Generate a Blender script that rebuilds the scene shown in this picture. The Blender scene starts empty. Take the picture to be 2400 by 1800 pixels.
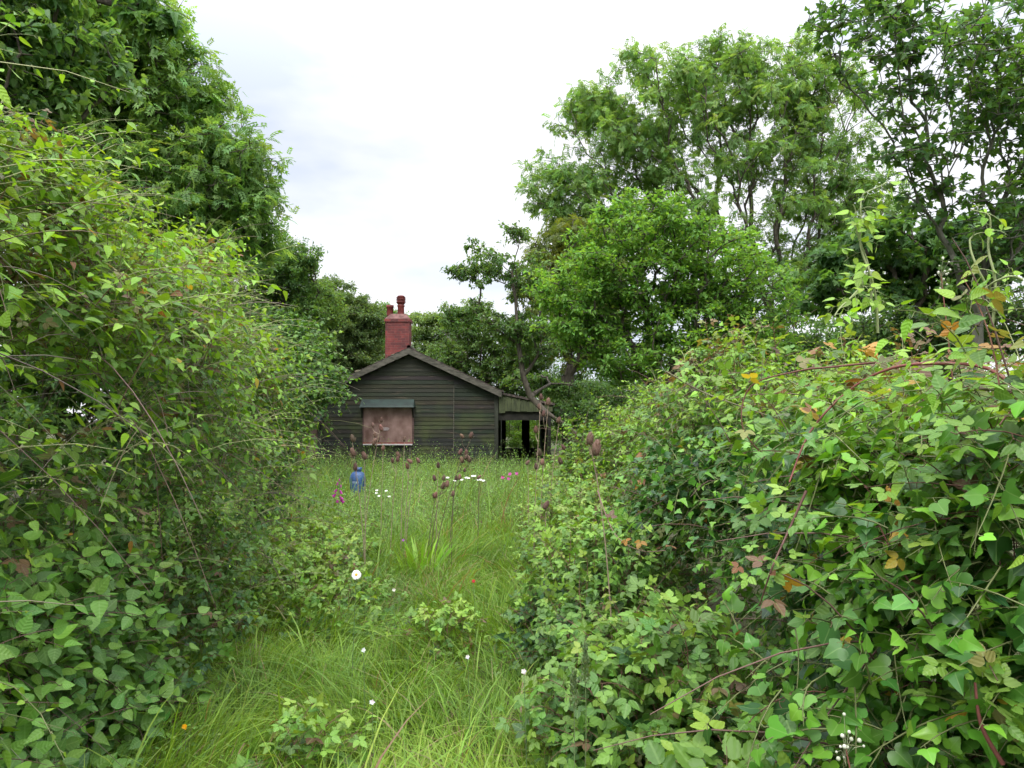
import bpy, math, random
import numpy as np
R = math.radians
rng = np.random.default_rng(7)
random.seed(7)
scene = bpy.context.scene

# ---------------------------------------------------------------- camera
F = 1664.0; HOR = 985.0; CAMZ = 1.6
PITCH = math.atan((HOR - 900) / F)
cam_d = bpy.data.cameras.new("camera"); cam = bpy.data.objects.new("camera", cam_d)
scene.collection.objects.link(cam); scene.camera = cam
cam_d.sensor_width = 36; cam_d.lens = 36 * F / 2400; cam_d.clip_start = 0.05; cam_d.clip_end = 2000
cam.location = (0, 0, CAMZ); cam.rotation_euler = (R(90) + PITCH, 0, 0)

def at(px, py, Y):
    """pixel of the 2400x1800 photograph at distance Y -> world point"""
    u, v = (px - 1200) / F, (900 - py) / F
    c, s = math.cos(PITCH), math.sin(PITCH)
    d = (u, c - v * s, s + v * c); k = Y / d[1]
    return np.array((d[0] * k, Y, CAMZ + d[2] * k))

# ---------------------------------------------------------------- world, sun, exposure
SUN_EL, SUN_ROT = R(58), R(200)
w = bpy.data.worlds.new("World"); scene.world = w; w.use_nodes = True
nt = w.node_tree; nt.nodes.clear()
def N(nt, t, **k):
    n = nt.nodes.new(t)
    for a, b in k.items(): setattr(n, a, b)
    return n
sky = N(nt, 'ShaderNodeTexSky', sky_type='NISHITA'); sky.sun_disc = False
sky.sun_elevation = SUN_EL; sky.sun_rotation = SUN_ROT
skm = N(nt, 'ShaderNodeVectorMath', operation='SCALE'); skm.inputs['Scale'].default_value = 0.10
nt.links.new(sky.outputs[0], skm.inputs[0])
tc = N(nt, 'ShaderNodeTexCoord'); sep = N(nt, 'ShaderNodeSeparateXYZ')
nt.links.new(tc.outputs['Generated'], sep.inputs[0])
mp = N(nt, 'ShaderNodeMapping'); mp.inputs['Scale'].default_value = (1.0, 1.0, 2.6); mp.inputs['Location'].default_value = (0.35, 0.1, 0.42)
nt.links.new(tc.outputs['Generated'], mp.inputs[0])
nz = N(nt, 'ShaderNodeTexNoise'); nz.inputs['Scale'].default_value = 2.3; nz.inputs['Detail'].default_value = 5; nz.inputs['Roughness'].default_value = 0.5
nt.links.new(mp.outputs[0], nz.inputs['Vector'])
cr = N(nt, 'ShaderNodeValToRGB')
cr.color_ramp.elements[0].position = 0.38; cr.color_ramp.elements[0].color = (0.68, 0.735, 0.84, 1)
cr.color_ramp.elements[1].position = 0.56; cr.color_ramp.elements[1].color = (1.02, 1.02, 1.04, 1)
nt.links.new(nz.outputs['Fac'], cr.inputs[0])
mr = N(nt, 'ShaderNodeMapRange', interpolation_type='SMOOTHSTEP')   # an overcast sky is about three times brighter overhead
mr.inputs['From Min'].default_value = 0.35; mr.inputs['From Max'].default_value = 1.0
mr.inputs['To Min'].default_value = 0.68; mr.inputs['To Max'].default_value = 2.9
nt.links.new(sep.outputs['Z'], mr.inputs['Value'])
cl = N(nt, 'ShaderNodeVectorMath', operation='SCALE'); nt.links.new(cr.outputs[0], cl.inputs[0]); nt.links.new(mr.outputs[0], cl.inputs['Scale'])
mb_ = N(nt, 'ShaderNodeMapRange', interpolation_type='SMOOTHSTEP')   # brightness added behind the camera (sun's side) to light surfaces facing it
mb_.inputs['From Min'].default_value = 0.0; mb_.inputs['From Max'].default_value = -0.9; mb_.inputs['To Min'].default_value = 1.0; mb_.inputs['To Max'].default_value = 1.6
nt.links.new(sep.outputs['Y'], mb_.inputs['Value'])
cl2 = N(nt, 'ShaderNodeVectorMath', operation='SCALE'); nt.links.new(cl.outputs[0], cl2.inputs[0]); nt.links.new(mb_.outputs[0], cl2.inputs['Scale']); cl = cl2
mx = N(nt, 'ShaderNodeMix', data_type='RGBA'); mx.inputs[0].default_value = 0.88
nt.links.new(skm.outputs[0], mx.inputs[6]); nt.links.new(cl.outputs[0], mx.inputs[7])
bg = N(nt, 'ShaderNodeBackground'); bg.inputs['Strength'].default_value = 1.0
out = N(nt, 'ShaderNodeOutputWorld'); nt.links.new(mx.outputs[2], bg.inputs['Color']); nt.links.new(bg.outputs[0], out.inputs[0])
sd = bpy.data.lights.new("sun", 'SUN'); sd.energy = 1.3; sd.angle = R(22); sd.color = (1.0, 0.96, 0.9)
so = bpy.data.objects.new("sun", sd); scene.collection.objects.link(so)
so.rotation_euler = (R(90) - SUN_EL, 0, R(180) - SUN_ROT + R(0))
so.rotation_euler = (R(32), 0, R(-20))      # light comes from behind the camera, a little to its left, high up
scene.view_settings.view_transform = 'Standard'; scene.view_settings.look = 'None'
scene.view_settings.exposure = 0.86; scene.view_settings.gamma = 1.0
cy = scene.cycles
cy.max_bounces = 6; cy.diffuse_bounces = 2; cy.glossy_bounces = 2; cy.transmission_bounces = 4; cy.transparent_max_bounces = 4
cy.use_denoising = True
try: cy.denoiser = 'OPENIMAGEDENOISE'; cy.denoising_prefilter = 'ACCURATE'
except Exception: pass
cy.use_adaptive_sampling = True; cy.adaptive_threshold = 0.02
cy.caustics_reflective = False; cy.caustics_refractive = False

# ---------------------------------------------------------------- object helpers
def tag(o, label=None, cat=None, group=None, kind=None):
    if label: o['label'] = label
    if cat: o['category'] = cat
    if group: o['group'] = group
    if kind: o['kind'] = kind
    return o
def empty(name, loc, label, cat, group=None):
    o = bpy.data.objects.new(name, None); scene.collection.objects.link(o)
    o.location = tuple(float(v) for v in loc); o.empty_display_size = 0.1
    bpy.context.view_layer.update()
    return tag(o, label, cat, group)
def mesh_obj(name, V, Fs, mat, parent=None, col=None, uv=None, smooth=True):
    """V (n,3) world coordinates, Fs list of (m,3) / (m,4) index arrays"""
    V = np.asarray(V, dtype=np.float32)
    if parent is not None: V = V - np.array(parent.location, dtype=np.float32)
    Fs = [np.asarray(f, dtype=np.int32) for f in Fs if len(f)]
    me = bpy.data.meshes.new(name)
    me.vertices.add(len(V)); me.vertices.foreach_set('co', V.ravel())
    nl = sum(f.size for f in Fs); me.loops.add(nl)
    me.loops.foreach_set('vertex_index', np.concatenate([f.ravel() for f in Fs]))
    tot = np.concatenate([np.full(len(f), f.shape[1], dtype=np.int32) for f in Fs])
    st = np.concatenate([[0], np.cumsum(tot)[:-1]]).astype(np.int32)
    me.polygons.add(len(tot)); me.polygons.foreach_set('loop_start', st)
    me.polygons.foreach_set('use_smooth', np.full(len(tot), smooth, dtype=bool))
    me.update(calc_edges=True)
    if col is not None:
        a = me.attributes.new('col', 'FLOAT_COLOR', 'POINT')
        c4 = np.ones((len(V), 4), dtype=np.float32); c4[:, :3] = col; a.data.foreach_set('color', c4.ravel())
    if uv is not None:
        a = me.attributes.new('luv', 'FLOAT_VECTOR', 'POINT'); a.data.foreach_set('vector', np.asarray(uv, dtype=np.float32).ravel())
    me.materials.append(mat)
    o = bpy.data.objects.new(name, me); scene.collection.objects.link(o)
    if parent is not None: o.parent = parent
    return o
class MB:
    def __init__(s): s.V = []; s.T = []; s.Q = []; s.C = []; s.n = 0
    def add(s, V, T=None, Q=None, col=None):
        V = np.asarray(V, dtype=np.float32).reshape(-1, 3)
        if T is not None and len(T): s.T.append(np.asarray(T) + s.n)
        if Q is not None and len(Q): s.Q.append(np.asarray(Q) + s.n)
        s.V.append(V); s.n += len(V)
        if col is not None: s.C.append(np.broadcast_to(np.asarray(col, dtype=np.float32), (len(V), 3)))
        return s
    def box(s, x0, x1, y0, y1, z0, z1):
        V = [(x, y, z) for z in (z0, z1) for y in (y0, y1) for x in (x0, x1)]
        return s.add(V, Q=[(0, 2, 3, 1), (4, 5, 7, 6), (0, 1, 5, 4), (2, 6, 7, 3), (0, 4, 6, 2), (1, 3, 7, 5)])
    def hexa(s, P):   # 8 points: bottom ring 0-3, top ring 4-7
        return s.add(P, Q=[(0, 3, 2, 1), (4, 5, 6, 7), (0, 1, 5, 4), (1, 2, 6, 5), (2, 3, 7, 6), (3, 0, 4, 7)])
    def lathe(s, c, prof, seg=20, cap=True):
        prof = np.array(prof, dtype=float); a = np.arange(seg) / seg * 2 * math.pi
        V = np.stack([np.outer(prof[:, 0], np.cos(a)) + c[0], np.outer(prof[:, 0], np.sin(a)) + c[1], np.repeat(prof[:, 1:2], seg, 1) + c[2]], -1).reshape(-1, 3)
        k = len(prof); i, j = np.meshgrid(np.arange(k - 1), np.arange(seg), indexing='ij')
        Q = np.stack([i * seg + j, i * seg + (j + 1) % seg, (i + 1) * seg + (j + 1) % seg, (i + 1) * seg + j], -1).reshape(-1, 4)
        return s.add(V, Q=Q)
    def tubes(s, P, r, sides=5, col=None):
        P = np.asarray(P, dtype=float); r = np.asarray(r, dtype=float)
        if P.ndim == 2: P = P[None]; r = np.broadcast_to(r, P.shape[:2])
        V, Q = tube_arr(P, r, sides)
        if col is not None: col = np.repeat(np.broadcast_to(col, (P.shape[0], 3)), P.shape[1] * sides, 0)
        return s.add(V, Q=Q, col=col)
    def build(s, name, mat, parent=None, smooth=False):
        Fs = []
        if s.T: Fs.append(np.concatenate(s.T))
        if s.Q: Fs.append(np.concatenate(s.Q))
        return mesh_obj(name, np.concatenate(s.V), Fs, mat, parent, col=np.concatenate(s.C) if s.C else None, smooth=smooth)
def nrm(v): return v / np.maximum(np.linalg.norm(v, axis=-1, keepdims=True), 1e-9)
def tube_arr(P, r, sides):
    M, K, _ = P.shape; T = np.empty_like(P)
    T[:, 1:-1] = P[:, 2:] - P[:, :-2]; T[:, 0] = P[:, 1] - P[:, 0]; T[:, -1] = P[:, -1] - P[:, -2]
    T = nrm(T); ref = np.zeros_like(T); ref[..., 0] = 1; m = np.abs(T[..., 0]) > 0.8; ref[m] = (0, 1, 0)
    U = nrm(np.cross(T, ref)); W = np.cross(T, U); a = np.arange(sides) / sides * 2 * math.pi
    V = P[:, :, None] + r[:, :, None, None] * (U[:, :, None] * np.cos(a)[:, None] + W[:, :, None] * np.sin(a)[:, None])
    m, i, j = np.meshgrid(np.arange(M), np.arange(K - 1), np.arange(sides), indexing='ij'); b = m * K * sides + i * sides; j2 = (j + 1) % sides
    return V.reshape(-1, 3), np.stack([b + j, b + j2, b + sides + j2, b + sides + j], -1).reshape(-1, 4)
def ribbons(P, w, side):
    """P (M,K,3), w (M,K), side (M,3) -> V,Q"""
    M, K, _ = P.shape; off = side[:, None, :] * w[..., None]
    V = np.stack([P - off, P + off], 2).reshape(-1, 3)
    m, i = np.meshgrid(np.arange(M), np.arange(K - 1), indexing='ij'); b = m * K * 2 + i * 2
    return V, np.stack([b, b + 1, b + 3, b + 2], -1).reshape(-1, 4)

_tab = np.random.default_rng(3).random((32, 32, 32))
def vnoise(P, scale, seed=0):
    p = np.asarray(P, dtype=float) / scale + seed * 7.31; i = np.floor(p).astype(int); f = p - i; f = f * f * (3 - 2 * f); o = 0
    for dx in (0, 1):
        for dy in (0, 1):
            for dz in (0, 1):
                wgt = (f[..., 0] if dx else 1 - f[..., 0]) * (f[..., 1] if dy else 1 - f[..., 1]) * (f[..., 2] if dz else 1 - f[..., 2])
                o = o + wgt * _tab[(i[..., 0] + dx) % 32, (i[..., 1] + dy) % 32, (i[..., 2] + dz) % 32]
    return o
def ground_z(x, y):
    P = np.stack([np.asarray(x, float), np.asarray(y, float), np.zeros_like(np.asarray(x, float))], -1)
    return 0.14 * (vnoise(P, 2.2, 1) - 0.5) + 0.06 * (vnoise(P, 0.7, 2) - 0.5)

# ---------------------------------------------------------------- materials
def base_mat(name):
    m = bpy.data.materials.new(name); m.use_nodes = True; nt = m.node_tree; nt.nodes.clear()
    return m, nt, N(nt, 'ShaderNodeOutputMaterial')
def leaf_mat(name, rough=0.5, trans=0.35, spec=0.35, vein=False, tcol=(1.5, 1.35, 0.5), side=True):
    m, nt, out = base_mat(name); L = nt.links.new
    at_ = N(nt, 'ShaderNodeAttribute', attribute_name='col'); col = at_.outputs['Color']
    pr = N(nt, 'ShaderNodeBsdfPrincipled'); pr.inputs['Roughness'].default_value = rough; pr.inputs['Specular IOR Level'].default_value = spec
    if vein:
        uv = N(nt, 'ShaderNodeAttribute', attribute_name='luv'); sx = N(nt, 'ShaderNodeSeparateXYZ'); L(uv.outputs['Vector'], sx.inputs[0])
        ab = N(nt, 'ShaderNodeMath', operation='ABSOLUTE'); L(sx.outputs[0], ab.inputs[0])
        mid = N(nt, 'ShaderNodeMapRange'); L(ab.outputs[0], mid.inputs['Value'])
        mid.inputs['From Min'].default_value = 0.012; mid.inputs['From Max'].default_value = 0.035; mid.inputs['To Min'].default_value = 0.5; mid.inputs['To Max'].default_value = 0
        # side veins: sine of (v - 0.6|u|)
        mu = N(nt, 'ShaderNodeMath', operation='MULTIPLY_ADD'); L(ab.outputs[0], mu.inputs[0]); mu.inputs[1].default_value = -0.7; L(sx.outputs[1], mu.inputs[2])
        s1 = N(nt, 'ShaderNodeMath', operation='MULTIPLY'); L(mu.outputs[0], s1.inputs[0]); s1.inputs[1].default_value = 36
        s2 = N(nt, 'ShaderNodeMath', operation='SINE'); L(s1.outputs[0], s2.inputs[0])
        sv = N(nt, 'ShaderNodeMapRange'); L(s2.outputs[0], sv.inputs['Value']); sv.inputs['From Min'].default_value = 0.8; sv.inputs['From Max'].default_value = 1.0; sv.inputs['To Max'].default_value = 0.0
        mm = N(nt, 'ShaderNodeMath', operation='MAXIMUM'); L(mid.outputs[0], mm.inputs[0]); L(sv.outputs[0], mm.inputs[1])
        mxv = N(nt, 'ShaderNodeMix', data_type='RGBA', blend_type='MIX'); L(mm.outputs[0], mxv.inputs[0]); L(col, mxv.inputs[6])
        br = N(nt, 'ShaderNodeMix', data_type='RGBA', blend_type='MIX'); br.inputs[0].default_value = 0.35; L(col, br.inputs[6]); br.inputs[7].default_value = (0.35, 0.5, 0.18, 1)
        L(br.outputs[2], mxv.inputs[7]); col = mxv.outputs[2]
        bu = N(nt, 'ShaderNodeBump'); bu.inputs['Strength'].default_value = 0.22; bu.inputs['Distance'].default_value = 0.003; bu.invert = True
        L(s2.outputs[0], bu.inputs['Height']); 
        if side: L(bu.outputs[0], pr.inputs['Normal'])
    L(col, pr.inputs['Base Color'])
    tr = N(nt, 'ShaderNodeBsdfTranslucent'); tm = N(nt, 'ShaderNodeMix', data_type='RGBA', blend_type='MULTIPLY'); tm.inputs[0].default_value = 1
    L(col, tm.inputs[6]); tm.inputs[7].default_value = (*tcol, 1); L(tm.outputs[2], tr.inputs['Color'])
    mx = N(nt, 'ShaderNodeMixShader'); mx.inputs[0].default_value = trans; L(pr.outputs[0], mx.inputs[1]); L(tr.outputs[0], mx.inputs[2]); L(mx.outputs[0], out.inputs[0])
    return m
def mat(name, c1, c2=None, scale=6, rough=0.8, spec=0.3, bump=0.0, stretch=(1, 1, 1), contrast=(0.35, 0.65), metal=0.0, detail=6):
    m, nt, out = base_mat(name); L = nt.links.new
    pr = N(nt, 'ShaderNodeBsdfPrincipled'); pr.inputs['Roughness'].default_value = rough; pr.inputs['Specular IOR Level'].default_value = spec; pr.inputs['Metallic'].default_value = metal
    c2 = c2 or tuple(c * 0.6 for c in c1)
    tc = N(nt, 'ShaderNodeTexCoord'); mp = N(nt, 'ShaderNodeMapping'); mp.inputs['Scale'].default_value = stretch; L(tc.outputs['Object'], mp.inputs[0])
    nz = N(nt, 'ShaderNodeTexNoise'); nz.inputs['Scale'].default_value = scale; nz.inputs['Detail'].default_value = detail; L(mp.outputs[0], nz.inputs['Vector'])
    cr = N(nt, 'ShaderNodeValToRGB'); cr.color_ramp.elements[0].position, cr.color_ramp.elements[1].position = contrast
    cr.color_ramp.elements[0].color = (*c2, 1); cr.color_ramp.elements[1].color = (*c1, 1); L(nz.outputs['Fac'], cr.inputs[0]); L(cr.outputs[0], pr.inputs['Base Color'])
    if bump:
        bu = N(nt, 'ShaderNodeBump'); bu.inputs['Strength'].default_value = bump; bu.inputs['Distance'].default_value = 0.01; L(nz.outputs['Fac'], bu.inputs['Height']); L(bu.outputs[0], pr.inputs['Normal'])
    L(pr.outputs[0], out.inputs[0]); return m
def attr_mat(name, rough=0.8):
    m, nt, out = base_mat(name); pr = N(nt, 'ShaderNodeBsdfPrincipled'); pr.inputs['Roughness'].default_value = rough
    a = N(nt, 'ShaderNodeAttribute', attribute_name='col'); nt.links.new(a.outputs['Color'], pr.inputs['Base Color']); nt.links.new(pr.outputs[0], out.inputs[0]); return m

M_LEAF = leaf_mat('leaf_matt', 0.5, 0.38)
M_LEAFN = leaf_mat('leaf_near', 0.48, 0.36, 0.4, vein=True)
M_IVY = leaf_mat('leaf_ivy', 0.36, 0.24, 0.38, vein=True, side=False)
M_GRASS = leaf_mat('grass_blade', 0.5, 0.4, 0.35)
M_TREE = leaf_mat('leaf_tree', 0.5, 0.5, 0.3)
M_STEM = attr_mat('stem', 0.7)
M_BARK = mat('bark', (0.13, 0.11, 0.085), (0.05, 0.042, 0.032), 14, 0.9, bump=0.6, stretch=(1, 1, 0.3))
M_BARKG = mat('bark_grey', (0.17, 0.16, 0.13), (0.07, 0.075, 0.05), 12, 0.9, bump=0.5, stretch=(1, 1, 0.3))

# ---------------------------------------------------------------- leaf templates (verts, tris), tip along +y, face up +z, length 1
def fold(outline, ribz=-0.06, curl=0.25, ws=1.0):
    """outline: right-hand side points (x,y) from base to tip; returns a leaf folded along its midrib"""
    o = np.array(outline, float); k = len(o); ys = np.linspace(0, 1, k); V = []; 
    for x, y in o: V.append((x * ws, y, 0.0))
    for x, y in o: V.append((-x * ws, y, 0.0))
    for y in ys: V.append((0, min(max(y * o[-1, 1], 0), 1), ribz * math.sin(math.pi * min(y + .05, 1))))
    V = np.array(V); V[:, 2] -= curl * V[:, 1] ** 2; T = []
    for i in range(k - 1):
        a, b, c, d = i, i + 1, 2 * k + i, 2 * k + i + 1
        T += [(c, a, b), (c, b, d), (c, k + i + 1, k + i), (c, d, k + i + 1)]
    T = [t for t in T if np.linalg.norm(np.cross(V[t[1]] - V[t[0]], V[t[2]] - V[t[0]])) > 1e-6]
    return V, np.array(T)
OV_HI = fold([(0, 0), (.19, .04), (.30, .2), (.29, .42), (.18, .68), (.06, .9), (0, 1)], -0.07, 0.3)
OV_LO = (np.array([(0, 0, 0), (.29, .3, 0.03), (.2, .65, -.08), (0, 1, -.28), (-.2, .65, -.08), (-.29, .3, .03), (0, .45, -.06)]), np.array([(0, 1, 6), (1, 2, 6), (2, 3, 6), (3, 4, 6), (4, 5, 6), (5, 0, 6)]))
QUAD = (np.array([(0, 0, 0), (.24, .45, 0.05), (0, 1, -.15), (-.24, .45, .05)]), np.array([(0, 1, 2), (0, 2, 3)]))
def rotz(V, a, off, s):
    c, n = math.cos(a), math.sin(a); W = V * s
    return np.stack([W[:, 0] * c - W[:, 1] * n + off[0], W[:, 0] * n + W[:, 1] * c + off[1], W[:, 2] + off[2]], -1)
def compound(parts):
    V = []; T = []; n = 0
    for v, t in parts: V.append(v); T.append(t + n); n += len(v)
    return np.concatenate(V), np.concatenate(T)
SER = [(0, 0), (.16, .03), (.25, .13), (.24, .17), (.33, .27), (.31, .32), (.36, .42), (.32, .47), (.33, .57), (.26, .62), (.25, .72), (.16, .77), (.13, .87), (0, 1)]
SERF = fold(SER, -0.05, 0.18)
BR_HI = compound([(rotz(SERF[0], 0, (0, .46, 0), .62), SERF[1]), (rotz(SERF[0], 1.35, (-.03, .33, 0), .56), SERF[1]), (rotz(SERF[0], -1.35, (.03, .33, 0), .56), SERF[1])])
WIDE_LO = (OV_LO[0] * (1.25, 1, 1), OV_LO[1])
BR_LO = compound([(rotz(WIDE_LO[0], 0, (0, .46, 0), .62), OV_LO[1]), (rotz(WIDE_LO[0], 1.35, (-.03, .33, 0), .55), OV_LO[1]), (rotz(WIDE_LO[0], -1.35, (.03, .33, 0), .55), OV_LO[1])])
def palm(half, c, cup=0.5, curl=0.2):
    half = np.array(half, float); left = half[1:-1][::-1] * (-1, 1); o = np.concatenate([half, left]); V = [(c[0], c[1], 0)] + [(x, y, 0) for x, y in o]
    V = np.array(V, float); r = np.hypot(V[:, 0], V[:, 1] - c[1]); V[:, 2] = -cup * r ** 2 * .6 - curl * V[:, 1] ** 2 + 0.10 * np.abs(V[:, 0]); n = len(o)
    return V, np.array([(0, 1 + i, 1 + (i + 1) % n) for i in range(n)])
IVY = palm([(0, .07), (.09, -.06), (.27, -.12), (.44, -.04), (.54, .12), (.60, .30), (.52, .385), (.40, .43), (.34, .53), (.27, .67), (.14, .85), (0, .98)], (0, .25), .45, .28)
IVY5 = palm([(0, .08), (.12, -.10), (.32, -.10), (.40, .06), (.60, .22), (.52, .40), (.34, .48), (.28, .64), (.12, .84), (0, 1.0)], (0, .28), .3, .3)
SYC = palm([(0, .04), (.16, -.08), (.42, -.06), (.32, .14), (.62, .42), (.44, .46), (.30, .46), (.24, .66), (.14, .84), (0, 1.0)], (0, .2), .3, .35)
ASHC = compound([(rotz(QUAD[0], s * 1.0, (0, .18 + .2 * i, 0), .36), QUAD[1]) for i in range(4) for s in (1, -1)] + [(rotz(QUAD[0], 0, (0, .75, 0), .36), QUAD[1])])
ASHC[0][:, 2] -= 0.45 * ASHC[0][:, 1] ** 2

def palette(n, cols, wts=None, jit=0.18, t=None):
    """mix of base colours; t (n) in 0..1 picks along the list instead of at random"""
    cols = np.array(cols, float)
    if t is None:
        i = rng.choice(len(cols), n, p=None if wts is None else np.array(wts) / sum(wts)); c = cols[i]
    else:
        f = np.clip(t, 0, .999) * (len(cols) - 1); i = f.astype(int); f = (f - i)[:, None]; c = cols[i] * (1 - f) + cols[i + 1] * f
    return np.clip(c * (1 + jit * rng.standard_normal((n, 1))) * (1 + 0.06 * rng.standard_normal((n, 3))), 0.004, 0.9)
class Leaves:
    def __init__(s): s.V = []; s.T = []; s.C = []; s.U = []; s.n = 0
    def add(s, tpl, P, D, Nn, size, col, wid=1.0):
        """P positions, D tip directions, Nn face normals, size lengths, col per leaf"""
        if len(P) == 0: return
        TV, TT = tpl; Y = nrm(D); X = nrm(np.cross(Y, Nn)); Z = np.cross(X, Y)
        size = np.broadcast_to(size, (len(P),)); wid = np.broadcast_to(wid, (len(P),)); sgn = 1
        curl = 1 + 0.9 * rng.standard_normal(len(P))
        V = P[:, None] + size[:, None, None] * (TV[None, :, 0, None] * X[:, None] * wid[:, None, None] + TV[None, :, 1, None] * Y[:, None] + TV[None, :, 2, None] * Z[:, None] * curl[:, None, None])
        m, k = len(P), len(TV)
        s.V.append(V.reshape(-1, 3).astype(np.float32)); s.T.append((TT[None] + (np.arange(m) * k)[:, None, None]).reshape(-1, 3).astype(np.int32) + s.n)
        s.C.append(np.repeat(col, k, 0).astype(np.float32)); s.U.append(np.tile(TV, (m, 1)).astype(np.float32)); s.n += m * k
    def build(s, name, mt, parent, uv=False, smooth=True):
        return mesh_obj(name, np.concatenate(s.V), [np.concatenate(s.T)], mt, parent, np.concatenate(s.C), np.concatenate(s.U) if uv else None, smooth)
def rdir(n): return nrm(rng.standard_normal((n, 3)))
UP = np.array((0, 0, 1.0))

# ================================================================ GROUND
def build_ground():
    ax = np.concatenate([[-400, -120, -50, -25], np.arange(-14, 14.01, .2), [25, 50, 120, 400]]); ay = np.concatenate([[-200, -60, -20, -8], np.arange(-3, 34.01, .25), [50, 100, 250, 800]])
    X, Y = np.meshgrid(ax, ay); Z = ground_z(X, Y) - 0.0; V = np.stack([X, Y, Z], -1).reshape(-1, 3); nx = len(ax)
    i, j = np.meshgrid(np.arange(len(ay) - 1), np.arange(nx - 1), indexing='ij'); a = (i * nx + j).ravel()
    m = mat('soil_and_thatch', (0.075, 0.085, 0.03), (0.03, 0.028, 0.014), 5, 0.95, bump=0.5)
    o = mesh_obj('ground', V, [np.stack([a, a + 1, a + nx + 1, a + nx], -1)], m); tag(o, kind='structure')
build_ground()

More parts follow.
